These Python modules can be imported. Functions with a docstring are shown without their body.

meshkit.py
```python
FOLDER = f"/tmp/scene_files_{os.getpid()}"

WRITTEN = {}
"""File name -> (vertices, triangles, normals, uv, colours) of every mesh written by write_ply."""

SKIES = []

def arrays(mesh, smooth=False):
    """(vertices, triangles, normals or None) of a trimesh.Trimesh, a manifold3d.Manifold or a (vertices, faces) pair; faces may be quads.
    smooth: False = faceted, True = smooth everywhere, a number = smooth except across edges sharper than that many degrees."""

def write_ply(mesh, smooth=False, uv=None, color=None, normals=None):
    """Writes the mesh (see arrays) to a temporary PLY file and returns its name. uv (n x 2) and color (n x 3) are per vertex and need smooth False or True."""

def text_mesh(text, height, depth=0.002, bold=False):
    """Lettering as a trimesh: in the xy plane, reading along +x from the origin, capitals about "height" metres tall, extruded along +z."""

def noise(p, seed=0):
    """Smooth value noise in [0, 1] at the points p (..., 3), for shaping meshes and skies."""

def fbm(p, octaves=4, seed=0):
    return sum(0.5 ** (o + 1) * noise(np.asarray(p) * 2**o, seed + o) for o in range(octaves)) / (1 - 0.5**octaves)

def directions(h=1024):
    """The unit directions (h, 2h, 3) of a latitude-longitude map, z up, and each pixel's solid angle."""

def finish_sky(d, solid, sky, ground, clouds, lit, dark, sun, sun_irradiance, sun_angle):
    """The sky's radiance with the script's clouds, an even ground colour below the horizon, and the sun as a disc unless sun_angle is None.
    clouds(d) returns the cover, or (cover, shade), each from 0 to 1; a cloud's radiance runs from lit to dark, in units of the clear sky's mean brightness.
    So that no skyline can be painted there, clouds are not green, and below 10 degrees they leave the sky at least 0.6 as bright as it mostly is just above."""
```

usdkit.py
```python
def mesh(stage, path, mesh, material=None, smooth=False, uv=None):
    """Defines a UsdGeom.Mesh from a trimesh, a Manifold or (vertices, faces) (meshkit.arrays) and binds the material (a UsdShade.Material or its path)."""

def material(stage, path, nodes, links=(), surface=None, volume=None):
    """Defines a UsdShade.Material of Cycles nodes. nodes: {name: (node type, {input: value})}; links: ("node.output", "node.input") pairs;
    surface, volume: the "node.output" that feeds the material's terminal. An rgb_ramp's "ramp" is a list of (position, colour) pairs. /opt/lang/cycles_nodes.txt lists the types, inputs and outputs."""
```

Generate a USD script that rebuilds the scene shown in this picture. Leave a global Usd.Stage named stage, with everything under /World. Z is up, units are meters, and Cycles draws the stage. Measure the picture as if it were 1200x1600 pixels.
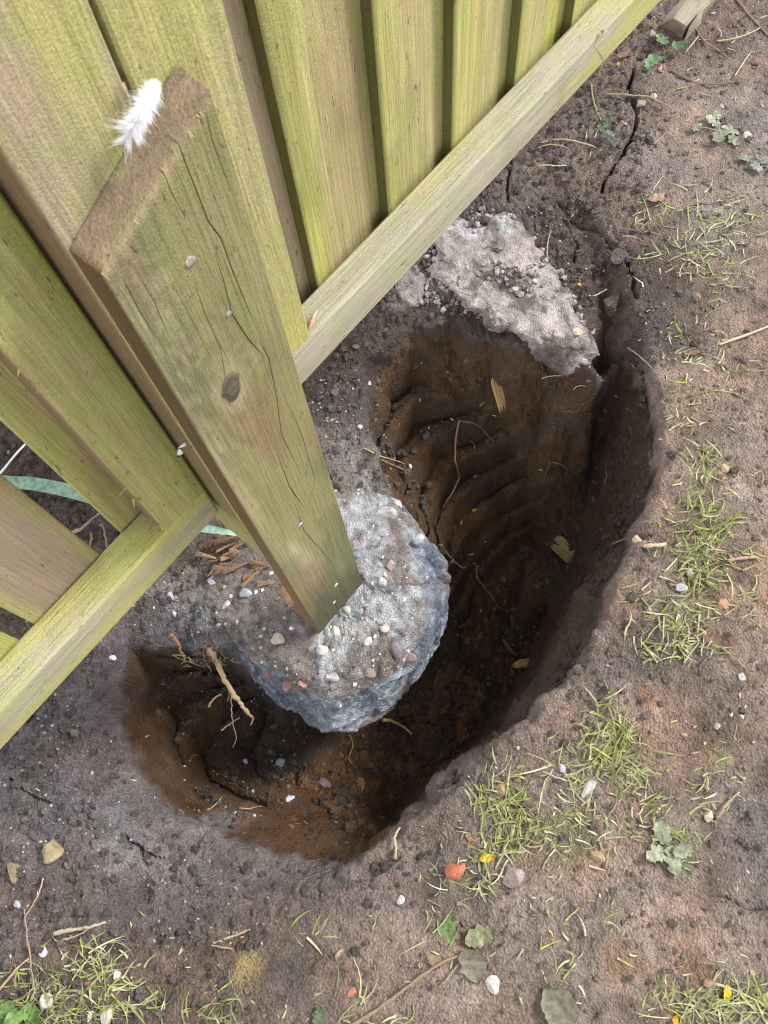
import math, random
import numpy as np, trimesh, manifold3d as m3, usdkit
from scipy import ndimage
from scipy.interpolate import LinearNDInterpolator, RegularGridInterpolator
from scipy.spatial import cKDTree
from shapely.geometry import Polygon
from pxr import Usd, UsdGeom, UsdLux, UsdShade, Gf, Sdf, Vt

# ------------------------------------------------------------------ camera, sky, sun, exposure
stage = Usd.Stage.CreateInMemory()
UsdGeom.SetStageUpAxis(stage, 'Z'); UsdGeom.SetStageMetersPerUnit(stage, 1.0)
WORLD = UsdGeom.Xform.Define(stage, '/World')
EYE = np.array([0, 0, 1.25])
FOC = 1270.0
def _ray(p): return np.array([p[0] - 600.0, 800.0 - p[1], -FOC])
_dn = _ray((685, 1296)); _dn /= np.linalg.norm(_dn)
_vx = _ray((3847, -3003)); _vx -= _vx.dot(_dn) * _dn; _vx /= np.linalg.norm(_vx)
RW = np.array([_vx, np.cross(-_dn, _vx), -_dn])          # camera axes -> world axes
cam = UsdGeom.Camera.Define(stage, '/World/camera')
_m = np.eye(4); _m[:3, :3] = RW.T; _m[3, :3] = EYE
cam.AddTransformOp().Set(Gf.Matrix4d(*_m.ravel().tolist()))
cam.CreateHorizontalApertureAttr(24.0); cam.CreateVerticalApertureAttr(32.0)
cam.CreateFocalLengthAttr(24.0 * FOC / 1200.0)
cam.CreateClippingRangeAttr(Gf.Vec2f(0.01, 500))
cam.CreateFStopAttr(16.0); cam.CreateFocusDistanceAttr(1.05)
EXPOSURE = 1.82
cam.CreateExposureAttr(EXPOSURE)

SUN = np.array([0.70, -0.36, 0.66]); SUN /= np.linalg.norm(SUN)
sun_el = math.asin(SUN[2]); sun_rot = math.atan2(SUN[0], SUN[1])
dome = UsdLux.DomeLight.Define(stage, '/World/sky')
sky_mat = usdkit.material(stage, '/World/Looks/sky_overcast', {
    'tc': ('texture_coordinate', {}),
    'sky': ('sky_texture', {'sky_type': 'single_scattering', 'sun_disc': False, 'sun_elevation': sun_el, 'sun_rotation': sun_rot}),
    'n': ('noise_texture', {'scale': 2.2, 'detail': 5.0, 'roughness': 0.55}),
    'r': ('map_range', {'from_min': 0.3, 'from_max': 0.7, 'to_min': 0.72, 'to_max': 0.95, 'clamp': True}),
    'mx': ('mix_color', {'b': (5.2, 5.3, 5.5), 'use_clamp': False}),
    'bg': ('background_shader', {'strength': 0.085})},
    [('tc.generated', 'n.vector'), ('n.fac', 'r.value'), ('r.result', 'mx.fac'), ('sky.color', 'mx.a'), ('mx.result', 'bg.color')], surface='bg.background')
UsdShade.MaterialBindingAPI.Apply(dome.GetPrim()).Bind(sky_mat)
dome.GetPrim().SetCustomDataByKey('kind', 'structure')
sun = UsdLux.DistantLight.Define(stage, '/World/sun')
sun.CreateIntensityAttr(0.4); sun.CreateAngleAttr(15.0); sun.CreateNormalizeAttr(True); sun.CreateColorAttr(Gf.Vec3f(1.0, 0.96, 0.9))
_z = SUN; _x = np.cross([0, 0, 1.0], _z); _x /= np.linalg.norm(_x); _y = np.cross(_z, _x)
_m = np.eye(4); _m[0, :3] = _x; _m[1, :3] = _y; _m[2, :3] = _z
sun.AddTransformOp().Set(Gf.Matrix4d(*_m.ravel().tolist()))

# ------------------------------------------------------------------ helpers
rng = np.random.default_rng(11)
def W(p): return RW @ _ray(p)
def onz(p, z):
    d = W(p); return EYE + (z - EYE[2]) / d[2] * d
def ony(p, y):
    d = W(p); return EYE + y / d[1] * d
def project(P):
    c = (np.asarray(P, float) - EYE) @ RW
    return np.stack([600 + FOC * c[..., 0] / -c[..., 2], 800 - FOC * c[..., 1] / -c[..., 2]], -1)

_lat, _rot = {}, {}
def nz(p, freq, seed, octaves=1, gain=0.5):
    """smooth noise about -1..1"""
    p = np.asarray(p, float); out = np.zeros(len(p)); a, tot = 1.0, 0.0
    for o in range(octaves):
        s = seed * 17 + o
        if s not in _lat:
            r = np.random.default_rng(s)
            _lat[s] = r.random((32, 32, 32)) * 2 - 1
            q, _ = np.linalg.qr(r.normal(size=(3, 3))); _rot[s] = (q, r.random(3) * 32)
        q, off = _rot[s]
        c = (p * freq * 2.03 ** o) @ q + off
        out += a * 1.9 * ndimage.map_coordinates(_lat[s], c.T, order=2, prefilter=False, mode='grid-wrap')
        tot += a; a *= gain
    return out / tot
def ss(x, a, b):
    t = np.clip((x - a) / (b - a), 0, 1); return t * t * (3 - 2 * t)
def p2(x, y): return np.stack([x, y, np.zeros_like(x)], -1)

_names = {}
def numbered(parent, name):
    k = parent + '/' + name; n = _names.get(k, 0); _names[k] = n + 1
    return k if n == 0 else f'{k}_{n:03d}'
def tag(prim, label=None, cat=None, group=None, kind=None):
    for k, v in (('label', label), ('category', cat), ('group', group), ('kind', kind)):
        if v: prim.SetCustomDataByKey(k, v)
    return prim
ORIGIN = {}
def thing(name, label, cat, loc, group=None):
    x = UsdGeom.Xform.Define(stage, numbered('/World', name)); x.AddTranslateOp().Set(Gf.Vec3d(*map(float, loc)))
    ORIGIN[str(x.GetPath())] = np.asarray(loc, float)
    return tag(x.GetPrim(), label, cat, group)
def arr(mesh):
    if hasattr(mesh, 'to_mesh'):
        m = mesh.to_mesh(); return np.array(m.vert_properties[:, :3], float), np.array(m.tri_verts, int)
    if isinstance(mesh, tuple): return np.asarray(mesh[0], float), np.asarray(mesh[1], int)
    return np.array(mesh.vertices, float), np.array(mesh.faces, int)
def obj(name, mesh, mat, parent=None, smooth=False, tint=None, label=None, cat=None, group=None, kind=None, base=None):
    """mesh in world coordinates -> one Mesh prim, under parent or top-level at its own base. tint: per-vertex colour, or a function of the vertices."""
    v, f = arr(mesh)
    if f.shape[1] == 4: f = np.vstack([f[:, [0, 1, 2]], f[:, [0, 2, 3]]])
    if smooth not in (False, True):
        t = trimesh.graph.smooth_shade(trimesh.Trimesh(v, f, process=False), angle=np.radians(smooth), facet_minarea=None)
        v, f = np.array(t.vertices), np.array(t.faces); sm = True
    else: sm = smooth
    col = None if tint is None else (tint(v) if callable(tint) else np.asarray(tint, float))
    if col is not None and col.ndim == 1: col = np.tile(col, (len(v), 1))
    if parent is None:
        path = numbered('/World', name)
        o = np.zeros(3) if kind else (np.asarray(base, float) if base is not None else np.array([v[:, 0].mean(), v[:, 1].mean(), v[:, 2].min()]))
    else:
        pp = str(parent.GetPath()); path = numbered(pp, name); o = ORIGIN[pp]
    m = usdkit.mesh(stage, path, (v - o, f), MAT[mat] if isinstance(mat, str) else mat, smooth=sm)
    if parent is None and not kind: m.AddTranslateOp().Set(Gf.Vec3d(*map(float, o)))
    ORIGIN[path] = o
    if col is not None:
        UsdGeom.PrimvarsAPI(m).CreatePrimvar('tint', Sdf.ValueTypeNames.Float3Array, 'vertex').Set(Vt.Vec3fArray.FromNumpy(np.clip(col, 0.002, 0.95).astype(np.float32)))
    return tag(m.GetPrim(), label, cat, group, kind)
def box(x0, x1, y0, y1, z0, z1, ch=0.0015, refine=0.0):
    def s(a, b, c):
        return [(x, y, z) for x in a for y in b for z in c]
    if ch:
        pts = s((x0 + ch, x1 - ch), (y0, y1), (z0 + ch, z1 - ch)) + s((x0, x1), (y0 + ch, y1 - ch), (z0 + ch, z1 - ch)) + s((x0 + ch, x1 - ch), (y0 + ch, y1 - ch), (z0, z1))
    else: pts = s((x0, x1), (y0, y1), (z0, z1))
    b = m3.Manifold.hull_points(np.array(pts))
    return b.refine_to_length(refine) if refine else b
def tube(pts, r0, r1=None, n=7, wob=0.0, seed=0, cap=True):
    """a tapering tube along a smoothed polyline"""
    pts = np.asarray(pts, float); r1 = r0 if r1 is None else r1
    if len(pts) > 2:
        t = np.r_[0, np.cumsum(np.linalg.norm(np.diff(pts, axis=0), axis=1))]
        from scipy.interpolate import PchipInterpolator
        tt = np.linspace(0, t[-1], 5 * len(pts)); pts = PchipInterpolator(t, pts)(tt)
    rr = np.random.default_rng(seed)
    if wob: pts = pts + rr.normal(size=pts.shape) * wob
    d = np.gradient(pts, axis=0); d /= np.linalg.norm(d, axis=1, keepdims=True) + 1e-12
    u = np.cross(d, [0.31, 0.2, 0.93]); u /= np.linalg.norm(u, axis=1, keepdims=True) + 1e-12; w = np.cross(d, u)
    rad = np.linspace(r0, r1, len(pts)) * (1 + (0.12 * rr.normal(size=len(pts)) if wob else 0))
    a = np.linspace(0, 2 * np.pi, n, endpoint=False)
    v = (pts[:, None] + rad[:, None, None] * (np.cos(a)[None, :, None] * u[:, None] + np.sin(a)[None, :, None] * w[:, None])).reshape(-1, 3)
    i = np.arange(len(pts) - 1)[:, None] * n; k = np.arange(n)[None]; k2 = (k + 1) % n
    q = np.stack([i + k, i + k2, i + n + k2, i + n + k], -1).reshape(-1, 4)
    f = np.vstack([q[:, [0, 1, 2]], q[:, [0, 2, 3]]])
    v = np.vstack([v, pts[:1], pts[-1:]]); c0, c1 = len(v) - 2, len(v) - 1
    kk = np.arange(n); e = (len(pts) - 1) * n
    f = np.vstack([f, np.stack([np.full(n, c0), (kk + 1) % n, kk], -1), np.stack([np.full(n, c1), e + kk, e + (kk + 1) % n], -1)])
    return v, f
def join(parts):
    vs, fs, k = [], [], 0
    for v, f in map(arr, parts):
        vs.append(v); fs.append(f + k); k += len(v)
    return np.vstack(vs), np.vstack(fs)
def rock(c, size, seed, sub=2, ang=0.25, flat=1.0, rot=None, up=None):
    """an angular stone: an icosphere cut by random planes and roughened"""
    r = np.random.default_rng(seed); s = trimesh.creation.icosphere(sub); v = np.array(s.vertices)
    for _ in range(7):
        n = r.normal(size=3); n /= np.linalg.norm(n); d = r.uniform(0.42, 0.9); o = v @ n - d
        v = v - np.maximum(o, 0)[:, None] * n
    v *= 1 + ang * 0.5 * nz(v + seed * 3.1, 1.6, 91)[:, None]
    v = v * (np.array([1, r.uniform(0.7, 0.95), flat]) * size)
    a = r.uniform(0, 2 * np.pi) if rot is None else rot
    v = v @ np.array([[np.cos(a), np.sin(a), 0], [-np.sin(a), np.cos(a), 0], [0, 0, 1]])
    if up is not None: v = tilt(v, up)
    return v + np.asarray(c), np.array(s.faces)
def tilt(v, n):
    n = np.asarray(n, float); n = n / np.linalg.norm(n); x = np.cross([0, 1.0, 0], n); x /= np.linalg.norm(x) + 1e-9
    return v @ np.array([x, np.cross(n, x), n])

# ------------------------------------------------------------------ materials
MAT = {}
def mat(name, nodes, links, surface='p.BSDF'):
    MAT[name] = usdkit.material(stage, '/World/Looks/' + name, nodes, links, surface=surface)
def soil_like(name, rough=(0.45, 0.85), spec=0.45, bump=0.004, scale=160, var=(0.55, 1.4), speck=0.0):
    mat(name, {
        'g': ('geometry', {}), 't': ('attribute', {'attribute': 'tint'}),
        'n1': ('noise_texture', {'scale': scale * 0.22, 'detail': 6.0, 'roughness': 0.65}),
        'n2': ('noise_texture', {'scale': scale * 1.6, 'detail': 5.0, 'roughness': 0.7}),
        'n3': ('noise_texture', {'scale': 14.0, 'detail': 3.0}),
        'v': ('voronoi_texture', {'scale': scale * 1.7}), 'vm': ('math', {'math_type': 'multiply_add', 'value2': -0.30}),
        'vr': ('map_range', {'from_min': 0.0, 'from_max': 0.5, 'to_min': var[0], 'to_max': 1.0, 'clamp': True}),
        'r1': ('map_range', {'from_min': 0.36, 'from_max': 0.64, 'to_min': var[0], 'to_max': var[1], 'clamp': True}),
        'r2': ('map_range', {'from_min': 0.36, 'from_max': 0.64, 'to_min': 0.70, 'to_max': 1.32, 'clamp': True}),
        'mm': ('math', {'math_type': 'multiply'}),
        'c': ('mix_color', {'blend_type': 'multiply', 'fac': 1.0, 'use_clamp': False}),
        'sp': ('map_range', {'from_min': 0.70, 'from_max': 0.76, 'to_min': 0.0, 'to_max': speck, 'clamp': True}),
        'cs': ('mix_color', {'b': (0.42, 0.39, 0.36)}),
        'rr': ('map_range', {'from_min': 0.35, 'from_max': 0.65, 'to_min': rough[0], 'to_max': rough[1], 'clamp': True}),
        'h': ('math', {'math_type': 'add'}), 'hs': ('math', {'math_type': 'multiply', 'value2': 0.5}),
        'b': ('bump', {'strength': 0.9, 'distance': bump}),
        'p': ('principled_bsdf', {'specular_ior_level': spec})},
        [('g.position', 'n1.vector'), ('g.position', 'n2.vector'), ('g.position', 'n3.vector'), ('g.position', 'v.vector'),
         ('n1.fac', 'r1.value'), ('n2.fac', 'r2.value'), ('r1.result', 'mm.value1'), ('r2.result', 'mm.value2'),
         ('t.color', 'c.a'), ('mm.value', 'c.b'), ('c.result', 'cs.a'), ('n2.fac', 'sp.value'), ('sp.result', 'cs.fac'),
         ('cs.result', 'p.base_color'), ('n3.fac', 'rr.value'), ('rr.result', 'p.roughness'),
         ('n1.fac', 'h.value1'), ('n2.fac', 'hs.value1'), ('hs.value', 'h.value2'), ('v.distance', 'vm.value1'), ('h.value', 'vm.value3'), ('vm.value', 'b.height'), ('b.normal', 'p.normal')])
soil_like('soil', rough=(0.24, 0.66), spec=0.6, bump=0.035, var=(0.72, 1.3), speck=0.35)
soil_like('concrete', rough=(0.25, 0.6), spec=0.6, bump=0.035, scale=210, var=(0.6, 1.4), speck=0.85)
soil_like('stone', rough=(0.3, 0.6), bump=0.002, scale=300, var=(0.75, 1.2))
def wood(name, stretch, rough=0.7):
    mat(name, {
        'g': ('geometry', {}), 't': ('attribute', {'attribute': 'tint'}), 'oi': ('object_info', {}),
        'mv': ('vector_math', {'math_type': 'add'}), 'sc': ('math', {'math_type': 'multiply', 'value2': 7.0}), 'cx': ('combine_xyz', {}),
        'mp': ('mapping', {'mapping_type': 'point', 'scale': stretch}),
        'n1': ('noise_texture', {'scale': 0.55, 'detail': 5.0, 'roughness': 0.55, 'distortion': 0.8}),
        'n2': ('noise_texture', {'scale': 3.0, 'detail': 6.0, 'roughness': 0.68, 'distortion': 0.3}),
        'mq': ('mapping', {'mapping_type': 'point', 'scale': [260.0 if q > 20 else 70.0 for q in stretch]}),
        'n3': ('noise_texture', {'scale': 1.0, 'detail': 3.0, 'roughness': 0.6}), 'n4': ('noise_texture', {'scale': 34.0, 'detail': 6.0, 'roughness': 0.7}), 'n5': ('noise_texture', {'scale': 700.0, 'detail': 2.0}),
        'r1': ('map_range', {'from_min': 0.36, 'from_max': 0.64, 'to_min': 0.84, 'to_max': 1.02, 'clamp': True}),
        'r2': ('map_range', {'from_min': 0.38, 'from_max': 0.60, 'to_min': 0.86, 'to_max': 1.06, 'clamp': True}),
        'r3': ('map_range', {'from_min': 0.655, 'from_max': 0.70, 'to_min': 1.0, 'to_max': 0.42, 'clamp': True}),
        'r5': ('map_range', {'from_min': 0.35, 'from_max': 0.65, 'to_min': 0.86, 'to_max': 1.13, 'clamp': True}),
        'm1': ('math', {'math_type': 'multiply'}), 'm2': ('math', {'math_type': 'multiply'}), 'm3': ('math', {'math_type': 'multiply'}),
        'hv': ('rgb_ramp', {'ramp': [(0.36, (1.06, 0.98, 1.02)), (0.5, (1, 1, 1)), (0.64, (0.96, 1.02, 0.84))]}),
        'c0': ('mix_color', {'blend_type': 'multiply', 'fac': 1.0, 'use_clamp': False}),
        'c': ('mix_color', {'blend_type': 'multiply', 'fac': 1.0, 'use_clamp': False}),
        'h': ('math', {'math_type': 'add'}), 'h2': ('math', {'math_type': 'multiply_add', 'value2': 0.35}),
        'b': ('bump', {'strength': 0.8, 'distance': 0.0035}),
        'p': ('principled_bsdf', {'roughness': rough, 'specular_ior_level': 0.3})},
        [('g.position', 'mv.vector1'), ('oi.random', 'sc.value1'), ('sc.value', 'cx.x'), ('sc.value', 'cx.y'), ('sc.value', 'cx.z'), ('cx.vector', 'mv.vector2'),
         ('mv.vector', 'mp.vector'), ('mv.vector', 'mq.vector'), ('mp.vector', 'n1.vector'), ('mp.vector', 'n2.vector'), ('mq.vector', 'n3.vector'), ('mv.vector', 'n4.vector'), ('g.position', 'n5.vector'),
         ('n1.fac', 'r1.value'), ('n2.fac', 'r2.value'), ('n3.fac', 'r3.value'), ('n5.fac', 'r5.value'), ('r1.result', 'm1.value1'), ('r2.result', 'm1.value2'), ('m1.value', 'm2.value1'), ('r3.result', 'm2.value2'), ('m2.value', 'm3.value1'), ('r5.result', 'm3.value2'),
         ('n4.fac', 'hv.fac'), ('t.color', 'c0.a'), ('hv.color', 'c0.b'), ('c0.result', 'c.a'), ('m3.value', 'c.b'), ('c.result', 'p.base_color'),
         ('n1.fac', 'h.value1'), ('n2.fac', 'h.value2'), ('n5.fac', 'h2.value1'), ('h.value', 'h2.value3'), ('h2.value', 'b.height'), ('b.normal', 'p.normal')])
def simple(name, rough=0.6, spec=0.4, metal=0.0, color=None, trans=0.0, vs=400, vr=(0.75, 1.2)):
    nodes = {'t': ('attribute', {'attribute': 'tint'}), 'g': ('geometry', {}),
             'n': ('noise_texture', {'scale': float(vs), 'detail': 3.0}), 'r': ('map_range', {'from_min': 0.3, 'from_max': 0.7, 'to_min': vr[0], 'to_max': vr[1], 'clamp': True}),
             'c': ('mix_color', {'blend_type': 'multiply', 'fac': 1.0, 'use_clamp': False}),
             'p': ('principled_bsdf', {'roughness': rough, 'specular_ior_level': spec, 'metallic': metal})}
    links = [('g.position', 'n.vector'), ('n.fac', 'r.value'), ('t.color', 'c.a'), ('r.result', 'c.b'), ('c.result', 'p.base_color')]
    if color is not None:
        nodes['c'][1]['a'] = color; links = [l for l in links if l[0] != 't.color']; del nodes['t']
    if trans:
        nodes['tr'] = ('translucent_bsdf', {}); nodes['mx'] = ('mix_closure', {'fac': trans})
        links += [('c.result', 'tr.color'), ('p.BSDF', 'mx.closure1'), ('tr.BSDF', 'mx.closure2')]
        mat(name, nodes, links, 'mx.closure')
    else: mat(name, nodes, links)
wood('wood_upright', (120.0, 120.0, 4.5)); wood('wood_along', (4.5, 120.0, 120.0))
simple('leaf', 0.5, 0.4, trans=0.3, vs=130, vr=(0.6, 1.3)); simple('straw', 0.6, 0.3); simple('root', 0.7, 0.25)
simple('down', 0.8, 0.1, color=(0.9, 0.9, 0.94), trans=0.35, vr=(0.95, 1.05)); simple('metal', 0.28, 0.5, metal=1.0, color=(0.75, 0.75, 0.76))

# ------------------------------------------------------------------ the ground: one sheet with the dug hole
# heights read off the place: (sight line, height)
CP = [
 # trodden lawn
 (1100,300,.03),(1150,120,.03),(1180,700,.04),(1190,1100,.04),(1150,1500,.03),(900,1500,.03),(700,1470,.02),(500,1540,.01),(1000,1250,.035),(300,1590,.0),(900,1270,.03),(1060,480,.03),(1100,900,.035),(780,1330,.025),
 (40,1590,.0),(150,1520,-.005),(640,1590,.02),(1080,200,.03),(1060,60,.03),(1160,10,.03),
 # rim beside the lawn
 (985,455,.01),(1008,500,.02),(1024,560,.022),(1036,640,.024),(1034,720,.026),(1012,800,.028),(985,880,.026),(950,970,.022),(905,1050,.02),(840,1125,.016),(765,1190,.012),(690,1255,.006),(628,1310,.0),(570,1350,-.004),(500,1385,-.008),
 # floor
 (840,840,-0.460),(820,930,-0.483),(780,1010,-0.494),(735,1080,-0.483),(740,960,-0.483),(760,900,-0.460),(690,1120,-0.460),(640,1160,-0.437),(590,1195,-0.402),(540,1210,-0.356),(480,1200,-.29),(430,1190,-.28),(380,1170,-.27),(345,1165,-.26),(620,1130,-0.437),(560,1170,-0.391),(500,1160,-.30),(440,1140,-.28),
 # far wall of the deep part and the scraped shelves
 (500,590,-.005),(560,560,-.01),(600,535,-.01),(640,515,-.015),(700,505,-.015),(760,535,-.02),(820,560,-.015),(880,580,-.012),(930,596,-.01),(960,560,-.03),
 (600,575,-.03),(650,570,-.05),(720,565,-.06),(790,600,-.09),(860,620,-.11),(640,610,-.09),(720,640,-.13),(800,680,-.19),(620,665,-.10),(680,690,-.16),(750,730,-.23),(830,760,-.30),(640,720,-.13),(700,770,-.24),(780,800,-.33),(690,830,-.28),(740,850,-.35),(715,880,-.36),(660,790,-.18),
 (572,640,-.01),(580,700,-.02),(600,735,-.02),(640,760,-.05),(590,610,-.015),
 # behind the footing and beyond the fence
 (500,650,-.005),(540,690,-.01),(470,620,0),(560,600,-.005),(430,900,-.02),(380,880,-.01),(300,850,0),(250,900,-.005),(120,830,.0),(40,720,.0),(0,690,.01),
 (640,470,.01),(700,420,.03),(800,440,.03),(850,500,.02),(900,540,.012),(740,330,.02),(860,300,.02),(930,330,.015),(900,420,-.005),(955,400,-.01),(950,480,-.02),(975,540,-.02),(960,200,.03),(800,250,.02),(1000,250,.03),(990,380,.0),
 # left bank
 (0,1210,-.01),(120,1120,-.015),(200,950,-.01),(300,930,-.02),(60,1330,-.005),(20,1450,.0),(160,1280,-.03),(240,1280,-.06),(120,1400,-.012),(220,1430,-.02),(320,1380,-.05),(420,1400,-.035),(330,1440,-.015),(400,1480,-.005),(250,1500,-.005),
 (200,1010,-.02),(178,1070,-.025),(190,1140,-.035),(205,1200,-.05),(255,1255,-.09),(330,1305,-.10),(420,1340,-.10),(510,1345,-.09),(570,1325,-.08),
 (232,1035,-.10),(214,1090,-.115),(228,1150,-.125),(280,1010,-.05),(330,1010,-.035),(300,1060,-.15),(262,1100,-.165),(264,1160,-.18),(305,1215,-.21),(390,1260,-.20),(470,1290,-.20),(540,1290,-.19),(575,1290,-.17),
 (340,1070,-.18),(310,1130,-.20),(330,1180,-.24),(400,1230,-.25),(480,1250,-.26),(550,1250,-.28),(370,1050,-.16),(380,1100,-.24),(420,1110,-.27),
]
# where the footing stands the ground under it is out of sight
LIP = [(968,560,-.06),(975,620,-.09),(978,700,-.11),(958,790,-.12),(925,890,-.12),(890,985,-.11),(848,1060,-.10),(800,1120,-.10),(748,1168,-.09),(690,1212,-.09),(640,1268,-.075),(600,1306,-.06)]
HID = [(.18,.34,-.2),(.25,.30,-.34),(.12,.27,-.3),(.06,.27,-.29),(.18,.22,-.36),(.30,.28,-.36),(.30,.36,-.22),(.22,.42,-.03),(.1,.42,-.025),(.06,.38,-.05),(.33,.43,-.03)]
_cp = [onz((a, b), c) for a, b, c in CP] + [np.array(h) for h in HID]
_l3 = np.array([onz((a, b), c) for a, b, c in LIP]); _t3 = np.gradient(_l3[:, :2], axis=0); _t3 /= np.linalg.norm(_t3, axis=1, keepdims=True)
_n3 = np.stack([_t3[:, 1], -_t3[:, 0]], -1); _n3 *= np.sign(((np.array([.42, .2]) - _l3[:, :2]) * _n3).sum(1))[:, None]
for (q, n_, zf) in zip(_l3, _n3, [-.17, -.26, -.34, -.42, -.48, -.50, -.50, -.49, -.47, -.44, -.40, -.36]):
    _cp += [q, np.array([*(q[:2] + .013 * n_), q[2] * .3 + zf * .7]), np.array([*(q[:2] + .030 * n_), zf])]
for a in np.linspace(0, 2 * np.pi, 28, endpoint=False):
    for r in (2.2, 6.0, 90.0): _cp.append(np.array([.5 + r * np.cos(a), .3 + r * np.sin(a), .03]))
_cp = np.array(_cp)
_lin = LinearNDInterpolator(_cp[:, :2], _cp[:, 2])
_gx = np.arange(-1.2, 2.4, .005); _gy = np.arange(-1.2, 1.8, .005)
_g0 = _lin(*np.meshgrid(_gx, _gy, indexing='ij')); _g0 = ndimage.gaussian_filter(_g0, 1.1)
_base = RegularGridInterpolator((_gx, _gy), _g0, bounds_error=False, fill_value=.03)

def spaced(fine0, fine1, mid0, mid1, far, df, dm):
    a = list(np.arange(fine0, fine1, df))
    a = list(np.arange(mid0, fine0 - dm * .5, dm)) + a + list(np.arange(fine1, mid1, dm))
    lo, hi = [], []; s, x = dm, a[0]
    while x > -far: s *= 1.35; x -= s; lo.append(x)
    s, x = dm, a[-1]
    while x < far: s *= 1.35; x += s; hi.append(x)
    return np.array(lo[::-1] + a + hi)
GX = spaced(-.40, .98, -.72, 1.72, 80, .0023, .0033); GY = spaced(-.14, .66, -.50, 1.06, 80, .0023, .0033)
X, Y = np.meshgrid(GX, GY, indexing='ij'); shp = X.shape; x, y = X.ravel(), Y.ravel(); P = p2(x, y)
near = (x > -1.1) & (x < 2.3) & (y > -1.1) & (y < 1.7)
wx = .007 * nz(P, 22, 1, 3); wy = .007 * nz(P, 22, 2, 3)
h = _base(np.stack([x + wx, y + wy], -1))
pix = project(np.stack([x, y, h], -1))                      # where each spot is seen: only used to find regions of ground named below
pix0 = project(np.stack([x, y, np.zeros_like(x)], -1))
def near_line(line, P2=None):
    """distance (in metres on the ground) to a polyline given by sight lines"""
    pts = np.array([onz(q, 0)[:2] for q in line]); best = np.full(len(x), 9.0)
    q = np.stack([x + 1.1 * wx + .0032 * nz(P, 90, 11, 2), y + 1.1 * wy + .0032 * nz(P, 90, 12, 2)], -1)
    for a, b in zip(pts[:-1], pts[1:]):
        t = np.clip(((q - a) @ (b - a)) / ((b - a) @ (b - a)), 0, 1)
        best = np.minimum(best, np.linalg.norm(q - a - t[:, None] * (b - a), axis=1))
    return best
def blob(cx, cy, r):
    """soft patch round a sight line on the ground, radius in metres"""
    c = onz((cx, cy), 0); return np.exp(-((x - c[0]) ** 2 + (y - c[1]) ** 2) / (r * r))
RIM = [(245,992),(195,1005),(168,1070),(174,1148),(198,1212),(242,1268),(326,1316),(420,1350),(520,1360),(594,1336),(640,1272),(700,1216),(762,1170),(828,1122),(890,1062),(938,978),(972,895),(1000,815),(1020,740),(1026,660),(1010,590),(985,548),(955,572),(930,588),(860,562),(780,532),(700,508),(640,522),(588,560),(570,640),(580,700),(612,745),(655,800),(640,1000),(520,1080),(420,1060),(330,1008)]
def side(line):
    poly = Polygon([tuple(onz(q, -.01)[:2]) for q in line]); from shapely import contains_xy
    return contains_xy(poly, x + 1.3 * wx, y + 1.3 * wy)
_in = side(RIM); _pl = np.array([onz(q, -.01)[:2] for q in RIM + RIM[:1]]); _q = np.stack([x + 1.3 * wx, y + 1.3 * wy], -1); rimd = np.full(len(x), 9.0)
for a_, b_ in zip(_pl[:-1], _pl[1:]):
    t_ = np.clip(((_q - a_) @ (b_ - a_)) / ((b_ - a_) @ (b_ - a_)), 0, 1); rimd = np.minimum(rimd, np.linalg.norm(_q - a_ - t_[:, None] * (b_ - a_), axis=1))
rimd = np.where(_in, rimd, -rimd)                            # distance inside the dug edge
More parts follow.
